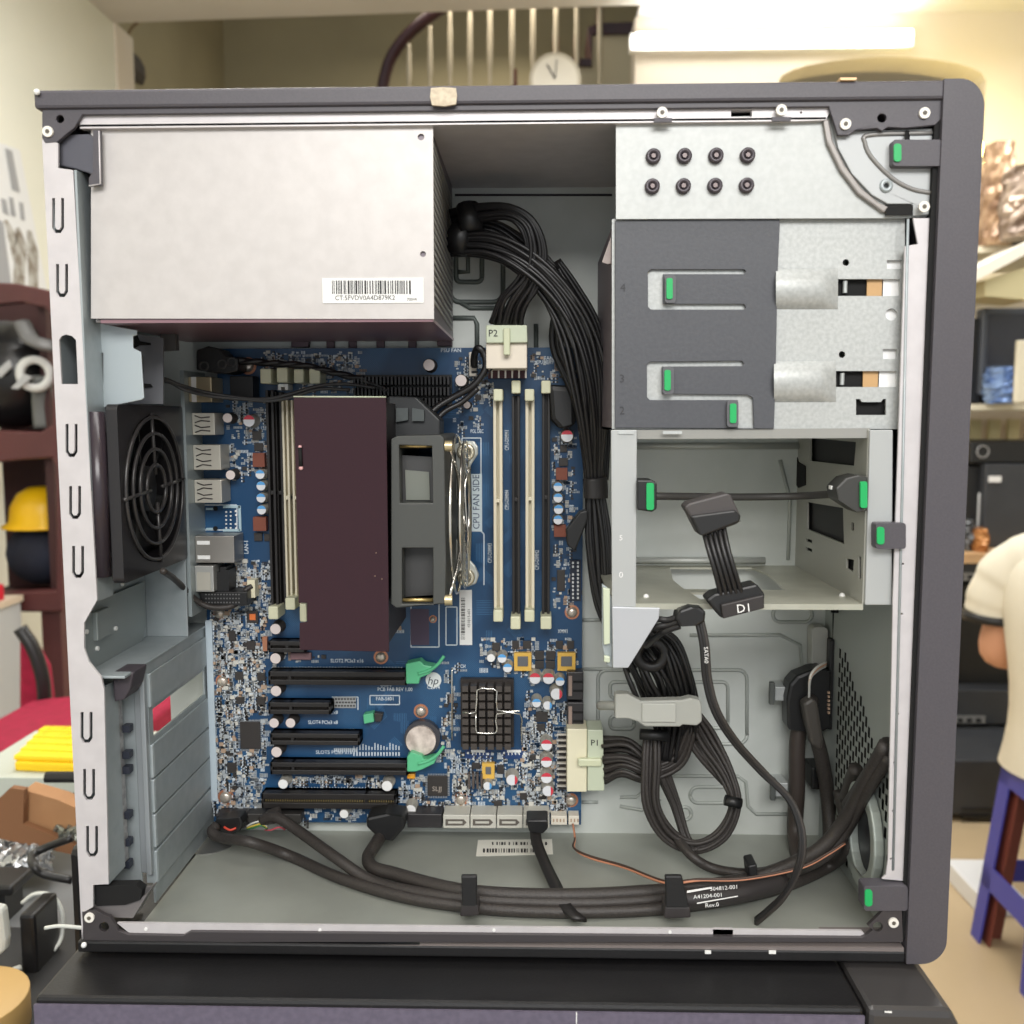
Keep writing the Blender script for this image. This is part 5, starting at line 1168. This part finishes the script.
for x0 in (465, 501):
    o = MB().pbox(x0, 749.5, x0+26, 759, YB-.0007, YB).build('pad_outline', mat('outline_blue', (30, 60, 110), .5), MBD); m = MB()
    m.pbox(x0+6, 750, x0+20, 752.5, YB-.0012, YB-.0007).pbox(x0+2, 752, x0+4, 754, YB-.0012, YB-.0007).pbox(x0+22, 753, x0+24, 755, YB-.0012, YB-.0007)
    for i in range(4): m.pbox(x0+7+i*3.6, 752, x0+8+i*3.6, 755, YB-.0012, YB-.0007)
    m.build('pads', WHITE, o)
# power sockets (board side)
o = MB().pbox(486, 343, 527, 368.5, .096, .122).build('power_socket', mat('socket_white', (226, 216, 200), .45), MBD, bv=.0006)
m = MB()
for i in range(6): x = 491+i*6.8; m.pbox(x, 367, x+1.6, 378, .116, .118)
m.build('socket_pins', mat('pin_pale', (212, 206, 196), .35, .4), o); MB().pbox(488, 368, 526, 378, .120, YB).build('pin_shadow', mat('pin_base', (84, 44, 52), .5), o)
o = MB().pbox(567, 729, 587, 792, .108, YB).build('power_socket', CREAM, MBD, bv=.0006)
m = MB()
for i in range(10): y = 734+i*5.7; m.pbox(557, y, 567, y+1.6, .120, .122)
m.build('socket_pins', mat('pin_pale', (212, 206, 196), .35, .4), o)
m = MB()
for i in range(10): y = 735.8+i*5.7; m.pbox(559, y, 566, y+2.6, .1235, YB-.0002)
m.build('pin_gaps', CHIP, o)
# ================================================================== CPU COOLER
t = thing('cpu_cooler', 'processor cooler under a dark duct plate tinted by painted reflection, fan on its right side', 'cooler', at(400, 640, .10))
YC = .030
p, q = at(293, 397, YC), at(388.5, 652, YC)
MB().pplate([(293.5, 397), (386, 397.5), (388.5, 590), (389, 652), (299.5, 650), (299.5, 623), (307, 622), (307, 603), (298.5, 603)], [], YC, YC+.0015).build('duct_plate', PINKREFL, t, bv=.0003)
MB().ptube([(293.5, 396.6, YC), (386, 397, YC)], .0004, k=1, n=6).build('plate_edge', CREAM2, t)
MB().box(p.x+.0105, q.x-.001, YC+.0016, .108, q.z+.003, p.z-.003).build('duct_body', mat('duct_dark', (38, 34, 36), .5), t)
p1 = at(300, 447, YC-.0008); q1 = at(301, 468, YC-.0008)
MB().tube([p1, q1], .0010, k=1).build('plate_slot', VOID, t); m = MB().ball(p1, .0011, 8).ball(q1, .0013, 8); m.build('slot_rivet', mat('rivet_pink', (220, 170, 170), .4), t)
m = MB()
for x, y in ((376, 553), (375, 576), (382, 579)): m.ball(at(x, y, YC), .0003, 6)
m.build('dust_specks', TAN, t)
# fan seen from its side
YFn = .034; FG = mat('fan_frame_grey', (68, 70, 68), .5)
m = MB().pplate([(391, 439), (397, 436), (440, 435), (444, 438), (446, 560), (445, 604), (396, 608), (391, 604)], [[(399, 445), (432, 446), (433, 503), (400, 503)], [(402, 548), (433, 548), (433, 604), (402, 604)]], YFn, YFn+.088)
o_f = m.build('fan_frame', FG, t, bv=.0006)
for a, Y in (([(399, 455), (432, 457), (433, 503), (400, 503)], .012), ([(402, 548), (433, 548), (433, 595), (402, 597)], .014)): MB().pplate(a, [], YFn+Y, YFn+Y+.002).build('fan_shell', mat('shell_grey', (64, 64, 64), .4), o_f)
m = MB()
m.pplate([(405, 470), (429, 472), (430, 500), (406, 500)], [], YFn+.0105, YFn+.012); m.build('shell_window', mat('window_grey', (116, 120, 112), .5), o_f)
m = MB()
for y in (446, 600): v = at(399, y, YFn+.004); w_ = at(433, y, YFn+.004); m.tube([v, w_], .0011, k=1, n=8)
m.build('long_screws', GOLD, o_f)
MB().pplate([(388, 396), (416, 397), (440, 420), (440, 436), (391, 440), (388, 437)], [], .075, .1).build('cooler_base_cover', mat('cover_black', (40, 42, 44), .45), t, bv=.001)
m = MB().pplate([(396, 408), (408, 408), (408, 420), (396, 422)], [], .072, .075).pplate([(412, 408), (424, 410), (424, 421), (412, 421)], [], .072, .075); m.build('cover_patches', mat('patch_grey', (76, 82, 82), .5), t)
# wire fan guard on the right face (plane X = const)
XG = at(447, 520, YFn).x; yc, zc = YFn+.044, (at(446, 438, YFn).z+at(446, 604, YFn).z)/2
m = MB()
for r, rad in ((.047, .0009), (.040, .0008), (.033, .0008), (.026, .0008), (.019, .0008), (.012, .0008), (.0435, .0008), (.0365, .0008), (.0295, .0008)):
    m.tube([(XG+.002+.005*(r < .045)-.002*(r < .02), yc+r*math.cos(2*math.pi*i/48), zc+r*math.sin(2*math.pi*i/48)) for i in range(48)], rad, closed=True, n=6)
for a in (45, 135, 225, 315):
    a = math.radians(a); m.tube([(XG+.0035, yc+.010*math.cos(a), zc+.010*math.sin(a)), (XG+.0045, yc+.035*math.cos(a), zc+.035*math.sin(a)), (XG+.001, yc+.058*math.cos(a), zc+.058*math.sin(a))], .001, k=3, n=6)
m.build('wire_guard', CHROME, t)
m = MB()
for y, Y in ((446, .036), (600, .036), (441, .115)): v = at(445, y, Y); m.cyl(v, (1, 0, 0), .003, .004, 14)
m.build('guard_screws', mat('screw_brass', (206, 190, 150), .3, .7), t)
# base bracket arms with screws
ARM = mat('arm_steel', (190, 192, 186), .3, .6)
for x, y, s_ in ((466, 452, 1), (466, 577, -1)):
    Y = .102; pts = []
    if s_ > 0: pl_ = [(474, 441), (478, 447), (478, 454), (472, 463), (466, 476), (460, 500), (456, 500), (456, 455), (450, 446), (462, 441)]
    else: pl_ = [(452, 535), (462, 545), (466, 556), (475, 566), (479, 575), (476, 584), (468, 587), (460, 584), (456, 575), (455, 550)]
    o = MB().pplate(pl_, [], Y, Y+.003).build('mounting_arm', ARM, t, bv=.0008)
    v = at(x, y, Y); MB().lathe(v, (0, -1, 0), [(.0056, 0), (.0056, .0022), (.0046, .003), (.0030, .0026), (.0012, .001), (0, .001)], 24).build('captive_screw', mat('captive', (214, 206, 184), .25, .75), o)
MB().ptube([(470, 468, .095), (465, 485, .09), (466, 515, .088), (468, 540, .09), (462, 556, .095)], .0009, n=6).build('bracket_wire', CHROME, t)
# plastic thermal cover screws: front of socket label
# ================================================================== CABLES
def bundle(root, ctrl, n, r, name='wire', m_=WIRE, seed=1, twist=0, nb=8):   # ctrl: (x, y, Y, spread px)
    rr = random.Random(seed)
    for k in range(n):
        a = (k+.5)/n*2-1; b = rr.uniform(-1, 1); P = []; ph = rr.uniform(0, 6.28)
        for i, (x, y, Y, s_) in enumerate(ctrl):
            p0 = ctrl[max(i-1, 0)]; p1 = ctrl[min(i+1, len(ctrl)-1)]; dx, dy = p1[0]-p0[0], p1[1]-p0[1]; l = math.hypot(dx, dy) or 1
            nx, ny = -dy/l, dx/l; aa = a*math.cos(twist*i)+b*math.sin(twist*i)*.8
            w_ = rr.uniform(-.13, .13)*s_ if 0 < i < len(ctrl)-1 else 0
            P.append(at(x+nx*(aa*s_+w_), y+ny*(aa*s_+w_), Y+(b*math.cos(twist*i)-.5*a*math.sin(twist*i))*s_*.00038))
        MB().tube(P, r, n=nb, k=6).build(name, m_, root)
# harness to connector P2
t = thing('power_cable', 'black wire harness arching from the power supply down to connector P2', 'cable', at(506, 325, .10))
bundle(t, [(452, 219, .10, 9), (478, 213, .09, 8), (508, 212, .082, 7), (528, 225, .08, 8), (536, 252, .082, 9), (528, 280, .086, 11), (512, 304, .092, 15), (506, 327, .10, 17)], 16, .00135, seed=3)
o = MB().pplate([(486, 325), (527, 325), (527.5, 342.5), (486, 343)], [], .093, .122).build('plug', CREAM2, t, bv=.0006)
MB().pbox(503.5, 328, 510, 355, .0905, .094).build('plug_latch', mat('latch_nylon', (206, 210, 178), .4), o, bv=.0006)
MB().text('P2', at(493, 333.5, .0928), .0058).build('plug_text', INK, o)
# big bundle running down
t = thing('cable_bundle', 'thick bundle of black wires falling from the power supply behind the drive cage', 'cable', at(600, 600, .1))
bundle(t, [(452, 243, .10, 12), (490, 245, .09, 13), (525, 262, .085, 13), (556, 292, .085, 14), (576, 330, .085, 16), (588, 375, .085, 17), (592, 425, .09, 13), (594, 480, .10, 8), (597, 540, .10, 12), (603, 600, .10, 9), (618, 635, .10, 8), (640, 665, .095, 20)], 26, .00135, seed=5, twist=.15)
bundle(t, [(555, 262, .11, 5), (572, 290, .11, 7), (592, 325, .11, 8), (603, 370, .11, 6), (604, 430, .11, 5), (603, 480, .11, 4)], 8, .00135, seed=8)
bundle(t, [(560, 300, .105, 5), (556, 345, .108, 6), (575, 390, .108, 6), (590, 440, .11, 7), (596, 480, .11, 5)], 8, .00135, seed=9)
bundle(t, [(455, 228, .105, 10), (492, 230, .1, 10), (530, 255, .1, 10), (553, 275, .1, 8)], 12, .0014, seed=12)
TAPE = mat('black_tape', (44, 42, 42), .5)
MB().ptube([(595, 478, .10), (596, 490, .10), (596, 498, .10)], .0085, n=12, flat=.8).build('tape_band', TAPE, t)
MB().pplate([(566, 530), (580, 512), (588, 510), (588, 520), (575, 552), (567, 545)], [], .094, .106).build('side_plug', BLACK, t, bv=.001)
MB().ptube([(468, 206, .094), (472, 232, .09)], .0075, n=12, flat=.9, k=1).build('grommet', BLACK, t)
MB().ptube([(454, 238, .098), (470, 241, .094)], .0095, n=12, k=1).build('wrap', BLACK, t)
MB().pplate([(548, 384), (575, 386), (576, 425), (560, 430), (551, 420)], [], .112, .125).build('sleeve_block', BLACK, t, bv=.003)
# lower bundle
t = thing('cable_bundle', 'looped bundle of black wires held by the grey plastic clamp', 'cable', at(655, 720, .10))
bundle(t, [(628, 640, .085, 9), (640, 655, .078, 20), (655, 680, .075, 24), (665, 705, .085, 24), (668, 730, .095, 14), (664, 760, .10, 12)], 20, .00135, seed=21)
bundle(t, [(645, 630, .07, 6), (668, 645, .07, 10), (682, 675, .07, 11), (689, 710, .085, 9), (688, 740, .10, 8)], 10, .00135, seed=22)
MB().tube([at(651+14*math.cos(2*math.pi*i/20), 654+13*math.sin(2*math.pi*i/20), .068) for i in range(20)], .0035, closed=True, n=8).build('wire_loop', WIRE, t)
bundle(t, [(690, 725, .095, 8), (676, 758, .10, 10), (650, 768, .10, 13), (625, 758, .104, 19), (603, 760, .11, 24)], 21, .00135, m_=WIREB, seed=23)
bundle(t, [(652, 732, .095, 7), (651, 765, .09, 8), (652, 805, .088, 8), (668, 835, .088, 7), (695, 847, .088, 6), (722, 835, .088, 6), (735, 805, .09, 5), (727, 775, .095, 7), (706, 740, .10, 12), (694, 718, .10, 8)], 9, .0015, m_=WIREB, seed=24)
bundle(t, [(655, 735, .1, 4), (662, 770, .1, 6), (676, 805, .1, 4), (686, 838, .095, 3), (698, 850, .088, 2)], 8, .00135, m_=WIREB, seed=26)
bundle(t, [(680, 725, .1, 3), (700, 755, .1, 3), (724, 782, .1, 3)], 2, .0016, m_=WIREB, seed=27)
for x0, y0, x1, y1, Y in ((640, 734, 668, 736, .09), (725, 800, 741, 804, .088)):
    MB().ptube([(x0, y0, Y-.005), (x1, y1, Y-.005)], .0035, k=1).build('cable_tie', BLACK, t)
MB().ptube([(676, 838, .09), (693, 857, .078), (712, 868, F(.006)), (740, 873, F(.006)), (770, 871, F(.006)), (805, 862, .072), (835, 846, .065), (856, 815, .046), (874, 776, .026), (890, 748, .012)], .0030, n=10).build('sleeve', WIREB, t)
o = MB().pplate([(587.5, 730), (603, 730), (604.5, 791), (587.5, 791)], [], .106, .126).build('plug', CREAM2, t, bv=.0006)
MB().pbox(578, 759, 602, 767, .1035, .107).build('plug_latch', mat('latch_nylon', (206, 210, 178), .4), o, bv=.001)
MB().text('P1', at(595, 743, .1057), .0056).build('plug_text', INK, o)
# grey clamp
t = thing('cable_clamp', 'light grey plastic clamp arm holding the wire bundle against the tray', 'clamp', at(650, 712, .07))
CLM = mat('clamp_grey', (172, 173, 166), .45)
m = MB().pplate([(615, 694), (628, 694), (641, 701), (682, 700), (690, 698), (700, 700), (702, 706), (702, 722), (697, 726), (683, 725), (680, 727), (645, 727), (638, 722), (628, 719), (615, 719)], [], .062, .07)
m.build('arm', CLM, t, bv=.0022, seg=3)
MB().pbox(642, 703.5, 676, 722.5, .0607, .0618).build('arm_panel', mat('clamp_pale', (182, 183, 176), .45), t, bv=.0006)
MB().ptube([(600, 705.5, .085), (612, 705.5, .072), (622, 706, .066)], .0028, n=10).build('tongue', CLM, t)
# SATA power chain
t = thing('drive_power_cable', 'black drive power cable with two plugs, the lower marked D1', 'cable', at(735, 600, .0))
o = MB().pplate([(684, 507), (689, 503), (727, 493), (731, 495), (741, 516), (740, 522), (735, 525), (704, 536), (699, 535), (689, 515)], [], -.004, .010).build('plug', mat('plug_grey', (70, 66, 66), .5), t, bv=.0012)
MB().pplate([(690, 516), (735, 510), (741, 516), (740, 522), (704, 536), (699, 535)], [], -.006, -.004).build('plug_lip', BLACK, o, bv=.001)
for k in range(5):
    x0, x1 = 703+k*5.0, 722+k*5.2
    MB().ptube([(x0, 529-k*1.4, .0), (x0+5, 548, -.006), (x0+12, 572, -.008), (x1, 600-k*.8, -.004)], .0013, n=8).build('wire', WIRE, t)
o = MB().pplate([(706, 600), (714, 594), (757, 584), (765, 594), (764, 608), (724, 619), (720, 617)], [], -.006, .008).build('plug', BLACK, t, bv=.0012)
MB().pplate([(721, 605), (764, 595), (764.5, 608.5), (723, 619)], [], -.0085, -.0055).build('plug_face', mat('plug_face', (46, 42, 42), .5), o, bv=.0006)
MB().text('D1', at(744, 608.5, -.0087), .0062, right=(.985, 0, .12), up=(-.12, 0, .985)).build('plug_text', WHITE, o)
t = thing('drive_data_cable', 'thin black drive cable from the dark plug under the cage to the case floor', 'cable', at(700, 640, .0))
MB().pplate([(679, 611), (690, 607), (701, 608), (706, 612), (705, 622), (698, 626), (680, 627), (676, 620)], [], -.002, .012).build('plug', BLACK, t, bv=.003)
for k, (x, y) in enumerate(((655, 620), (652, 628), (660, 634))):
    MB().ptube([(680, 616+k*5, .004), (668, 620+k*5, .006), (x, y, .01), (x-14, y+12, .03)], .0017, n=8).build('wire', WIRE, t)
for k, (dx, m_) in enumerate(((-2.4, WIRE), (0.6, WIRE), (3.2, WIREB))):
    MB().ptube([(699+dx, 620, .002), (704+dx, 645, .0), (707+dx, 680, .0), (716+dx, 712, .0), (735+dx, 742, .004), (762+dx, 772, .008), (788+dx*.7, 798, .008), (799+dx*.7, 822, .006), (802+dx*.7, 845, .004), (798+dx*.7, 868, .004), (785, 894+dx, .008), (768, 911+dx, .016), (756, 921+dx, .022)], .0012, n=8).build('wire', m_, t)
MB().text('SATA0', at(706, 655, -.0016), .0030, right=(.05, 0, -1), up=(1, 0, .05)).build('printed_mark', WHITE, t)
# bottom cables
FLZ = .0079
def floorcable(name, label, P, r, m_=WIREB, extra=None):
    t = thing(name, label, 'cable', at(*P[0])); MB().ptube(P, r, n=10).build('sleeve', m_, t)
    if extra: extra(t)
    return t
def plugA(t):
    MB().pplate([(216, 820), (240, 817), (243, 824), (240, 831), (226, 838), (213, 834), (212, 826)], [], .106, .118).build('plug', BLACK, t, bv=.001)
    m = MB().ptube([(224, 827, .105), (230, 830, .104), (236, 828, .105)], .0007); m.build('red_wire', mat('red_wire', (210, 70, 50), .4), t)
floorcable('front_panel_cable', 'dark sleeved cable from the board corner along the case floor, lowest of the run',
   [(216, 826, .105), (212, 832, .10), (222, 838, .095), (250, 842, .08), (290, 856, F(.004)), (340, 878, F(.004)), (400, 896, F(.004)), (460, 906, F(.004)), (520, 911, F(.004)), (590, 912, F(.004)), (660, 909, F(.004)), (720, 901, F(.004)), (780, 888, F(.004)), (830, 866, F(.006)), (850, 845, .06), (845, 820, .08), (838, 790, .09)], .0034, extra=plugA)
def plugB(t):
    MB().pplate([(262, 817), (275, 813), (278, 820), (276, 824), (262, 826)], [], .104, .116).build('plug', mat('plug_brown', (66, 62, 60), .5), t, bv=.0012)
    for k, (c, dy) in enumerate((('yellow_wire', 0), ('white_wire', -3), ('green_wire', 2), ('pink_wire', 4))):
        col = {'yellow_wire': (214, 190, 80), 'white_wire': (220, 220, 216), 'green_wire': (60, 120, 70), 'pink_wire': (200, 90, 100)}[c]
        x0 = 247 if k < 3 else 265; MB().ptube([(x0, 828+dy*.5, .110), (x0+6, 826+dy, .105), (x0+14, 824+dy*.8, .103), (x0+20, 828+dy*.4, .106)], .0006, n=6).build(c, mat(c, col, .4), t)
floorcable('front_audio_cable', 'grey sleeved cable sloping from the bottom slot down to the first clip',
   [(262, 820, .104), (276, 817, .10), (300, 832, .09), (335, 857, .068), (370, 880, F(.006)), (410, 891, F(.006)), (460, 898, F(.007)), (520, 902, F(.007)), (590, 903, F(.007)), (660, 899, F(.007)), (720, 891, F(.007)), (780, 876, F(.008)), (825, 856, .052), (848, 826, .048), (868, 790, .028), (890, 756, .012)], .0034, extra=plugB)
def plugC(t):
    MB().pplate([(366, 818), (385, 814), (404, 817), (405, 828), (393, 842), (379, 839), (372, 833), (366, 827)], [], .098, .116).build('plug', BLACK, t, bv=.002)
floorcable('front_usb_cable', 'dark grey cable leaving the broad black plug at the board bottom edge',
   [(382, 834, .105), (375, 845, .09), (368, 858, .078), (374, 868, F(.008)), (395, 874, F(.008)), (430, 884, F(.009)), (466, 891, F(.010)), (520, 895, F(.010)), (590, 895, F(.010)), (660, 891, F(.010)), (700, 887, F(.010)), (760, 876, F(.012)), (815, 852, .05), (843, 822, .046), (864, 784, .030), (886, 744, .012)], .0040, extra=plugC)
def plugD(t):
    MB().pplate([(526, 820.5), (548, 820.5), (548, 829), (543, 834), (529, 832)], [], .096, .112).build('plug', BLACK, t, bv=.001)
t = thing('drive_data_cable', 'flat black drive cable folding from the rightmost grey port over the floor cables', 'cable', at(536, 826, .1))
MB().pplate([(526, 820.5), (548, 820.5), (548, 829), (543, 834), (529, 832)], [], .096, .112).build('plug', BLACK, t, bv=.001)
m = MB()
P = [(535, 829, .10), (537, 842, .088), (545, 862, .07), (556, 885, .045), (566, 905, .025), (580, 919, .015)]; wd = [11, 11, 11, 12, 12, 14]
vs = []; Q = [at(x-w_/2, y+(1 if k < 5 else -1), Y) for k, ((x, y, Y), w_) in enumerate(zip(P, wd))]; Q2 = [at(x+w_/2, y, Y) for (x, y, Y), w_ in zip(P, wd)]
Qa, Qb = catmull(Q, 5), catmull(Q2, 5)
m.add([v for ab in zip(Qa, Qb) for v in ab], [(2*i, 2*i+1, 2*i+3, 2*i+2) for i in range(len(Qa)-1)], 0, True)
o = m.build('flat_band', mat('flat_cable', (34, 32, 32), .45), t); md = o.modifiers.new('s', 'SOLIDIFY'); md.thickness = .0022
t = thing('fan_cable', 'thin brown and orange wire pair crossing the floor into the second clip', 'cable', at(574, 826, .12))
OR_ = mat('orange_wire', (196, 134, 104), .5); BR_ = mat('brown_wire', (70, 54, 46), .5)
for k, (m_, dy) in enumerate(((BR_, 0), (OR_, 2))):
    MB().ptube([(573, 824, .118), (575, 838, .105), (574+k, 848+dy*.4, .095), (590, 856+dy, .085), (625, 866+dy, .07), (665, 881+dy, F(.014)), (700, 879+dy*.7, .036), (745, 878+dy*.7, .036), (800, 867+dy*.7, .04), (828, 853+dy*.7, .045), (845, 842+dy*.7, .047)], .0007, n=6).build('wire', m_, t)
# printed white sleeve
t = tag(MB().ptube([(676, 900, F(.009)), (710, 897, F(.009)), (745, 891, F(.009)), (782, 880, F(.010))], .0062, n=12, flat=1).build('cable_sleeve', mat('sleeve_black', (48, 44, 44), .45)), 'black printed sleeve around the floor cables right of the second clip', 'sleeve')
m = MB(); m.text('504812-001', at(724, 888, .012), .0032, right=(.99, 0, .10), up=(-.10, 0, .99)).text('Rev.0', at(712, 905, .012), .0034, right=(.99, 0, .10), up=(-.10, 0, .99)).text('A41204-001', at(708, 896, .012), .0032, right=(.99, 0, .10), up=(-.10, 0, .99))
m.pplate([(687, 891), (712, 887), (712, 888.5), (687, 893)], [], .0118, .0122).pplate([(697, 903), (738, 896), (738, 896.6), (697, 904)], [], .0118, .0122); m.build('sleeve_print', WHITE, t)
# clips
for x0, y0, x1, y1, lab in ((460, 876, 478, 918, 'black plastic cable clip on the case floor, left of the two'), (664, 876, 690, 920, 'black plastic cable clip on the case floor, beside the printed sleeve')):
    t = thing('cable_clip', lab, 'clip', at((x0+x1)/2, y1, .02), 'floor cable clips')
    MB().pplate([(x0+1, y0), (x1-(1 if x0 < 500 else 8), y0), (x1-1, y1-14), (x1-1, y1-12), (x0+2, y1-12)], [], .012, .015).build('strap', BLACK, t, bv=.0008)
    MB().pplate([(x0+1, y1-13), (x1, y1-13), (x1+1, y1-2), (x0, y1-1)], [], .014, .026).build('clip_base', mat('clip_base', (54, 50, 50), .5), t, bv=.0008)
t = thing('cable_clip', 'small black cable clip where the wire bundle crosses the orange wire', 'clip', at(755, 882, .05))
MB().pplate([(748, 866), (757, 864), (759, 882), (750, 884)], [], .046, .060).build('strap', BLACK, t, bv=.001)
# label on the case floor
t = MB(); a, b, c, d = atZ(478, 840, FLZ+.0002), atZ(552, 839, FLZ+.0002), atZ(553, 854, FLZ+.0002), atZ(476, 856, FLZ+.0002)
t.add([a, b, c, d]+[v+Vector((0, 0, -.0002)) for v in (a, b, c, d)], [(0, 1, 2, 3), (7, 6, 5, 4), (0, 4, 5, 1), (1, 5, 6, 2), (2, 6, 7, 3), (3, 7, 4, 0)])
t = tag(t.build('paper_label', mat('label_cream', (226, 224, 214), .6)), 'small white printed label stuck on the case floor', 'label'); m = MB(); rr = random.Random(9)
for row, (y0, y1) in enumerate(((842, 845), (848.5, 852.5))):
    x = 492 if row == 0 else 483
    while x < 546: w_ = rr.choice((.8, 1.4, 2)); m.add([atZ(x, y0, FLZ+.0004), atZ(x+w_, y0, FLZ+.0004), atZ(x+w_, y1, FLZ+.0004), atZ(x, y1, FLZ+.0004)], [(0, 1, 2, 3)]); x += w_+rr.choice((1, 1.6, 3))
m.build('label_print', INK, t)
# thin cables upper left
t = thing('antenna_cable', 'thin twin grey wires from the rear slot across the top left of the board', 'cable', at(103, 368, .03))
GW = mat('grey_wire', (62, 62, 62), .45)
for P in ([(101, 360, .03), (112, 370, .035), (130, 379, .05), (150, 378, .07), (165, 379, .08), (180, 385, .085), (205, 392, .095), (235, 397, .1), (265, 399, .1), (290, 394, .1), (318, 386, .1), (345, 384, .1), (375, 388, .1)],
          [(101, 380, .03), (125, 380, .045), (165, 381, .08), (185, 390, .085), (210, 396, .095), (240, 399, .1), (268, 401, .1), (292, 397, .1), (320, 389, .1), (350, 390, .1)]):
    MB().ptube(P, .0011, n=8).build('wire', GW, t)
t = thing('braided_cable', 'black braided cable running along the top edge of the board', 'cable', at(230, 357, .12))
for k in range(2):
    P = []
    for i in range(24):
        x = 200+i*8.2; yb = 352+[0, 3, 6, 8, 8.5, 9, 9.5, 10, 11, 11.5, 12, 12.5, 13, 14, 16, 18, 20, 22, 24, 26, 28, 32, 36, 38][i]
        P.append((x, yb+1.2*math.sin(i*1.5+k*math.pi), .112+.0008*math.cos(i*1.5+k*math.pi)))
    MB().ptube(P, .0017, n=8, k=4).build('wire', WIRE, t)
t = thing('cooler_fan_cable', 'black fan cable looping from the cooler up to the top connector', 'cable', at(474, 372, .11))
MB().ptube([(425, 420, .095), (436, 408, .098), (452, 398, .10), (470, 388, .10), (480, 378, .10), (486, 366, .10), (484, 354, .10), (478, 348, .10), (474, 356, .108), (474, 366, .112)], .0022, n=8).build('sleeve', WIRE, t)
MB().ptube([(430, 428, .095), (444, 412, .098), (462, 402, .10), (478, 388, .10)], .0018, n=8).build('wire', WIRE, t)
MB().ptube([(484, 352, .10), (490, 351, .098), (494, 357, .098), (493, 366, .098), (488, 374, .1), (482, 378, .1)], .0006, n=6).ptube([(480, 356, .1), (488, 358, .1), (489, 366, .1), (484, 374, .1)], .0006, n=6).build('loose_wire', WIRE, t)
# front connectors at right
t = thing('front_switch_cable', 'large black angled plug with thick cable dropping down the tray at right', 'cable', at(800, 700, .12))
MB().pplate([(790, 684), (797, 676), (812, 670), (822, 668), (832, 672), (832, 728), (818, 735), (806, 732), (788, 730), (787, 700)], [], .112, .128).build('plug', BLACK, t, bv=.002)
MB().ptube([(799, 726, .12), (797, 750, .12), (797, 790, .12), (795, 830, .12), (800, 860, .10), (812, 868, .08)], .0052, n=10).build('sleeve', mat('brown_sleeve', (62, 54, 50), .55), t)
MB().ptube([(812, 700, .112), (808, 708, .106), (814, 730, .106), (822, 760, .108), (828, 800, .11), (830, 840, .10), (826, 862, .08)], .0046, n=10).build('sleeve', WIREB, t)
MB().pplate([(803, 704), (812, 698), (818, 702), (824, 740), (822, 752), (812, 745), (806, 722)], [], .100, .110).build('plug_boot', mat('boot_grey', (70, 66, 62), .5), t, bv=.002)
m = MB()
for k, c in enumerate(((226, 222, 214), (206, 160, 130), (190, 190, 186))):
    MB().ptube([(826, 662+k*2, .115), (816, 668+k*2, .105), (810, 678+k, .102), (809, 700, .105)], .0008, n=6).build('thin_wire', mat('thin%d' % k, c, .5), t)
for k in range(6): m.pbox(828, 692+k*4, 830, 694+k*4, .110, .112)
m.build('pins', TAN, t)
MB().pbox(829, 640, 837, 730, .116, .124).build('switch_board', BLACK, t, bv=.001)
for i, (x, y) in enumerate(((773, 694), (774, 790))):
    v = at(x, y, .12); t = thing('standoff_clip', 'small grey clip on the tray, %s of the two left of the right cables' % ('upper' if i == 0 else 'lower'), 'clip', v)
    MB().pbox(x-3, y-11, x+2, y+11, .118, .122).build('head', mat('clip_grey', (84, 88, 86), .5), t, bv=.0006); MB().pbox(x+2, y-7, x+14, y+7, .121, YT).build('base', STEEL, t, bv=.0006)
t = thing('front_fan_cable', 'pair of dark cables rising beside the perforated front wall', 'cable', at(868, 790, .05))
MB().ptube([(850, 806, .055), (862, 788, .04), (876, 766, .024), (890, 744, .014)], .005, n=10).build('sleeve', WIREB, t)
MB().ptube([(846, 800, .07), (850, 784, .065), (856, 768, .056)], .004, n=10).build('wire', mat('dark_sleeve', (60, 56, 54), .55), t)
MB().pbox(812, 768, 833, 790, .118, YT).build('socket', BLACK, t, bv=.001)
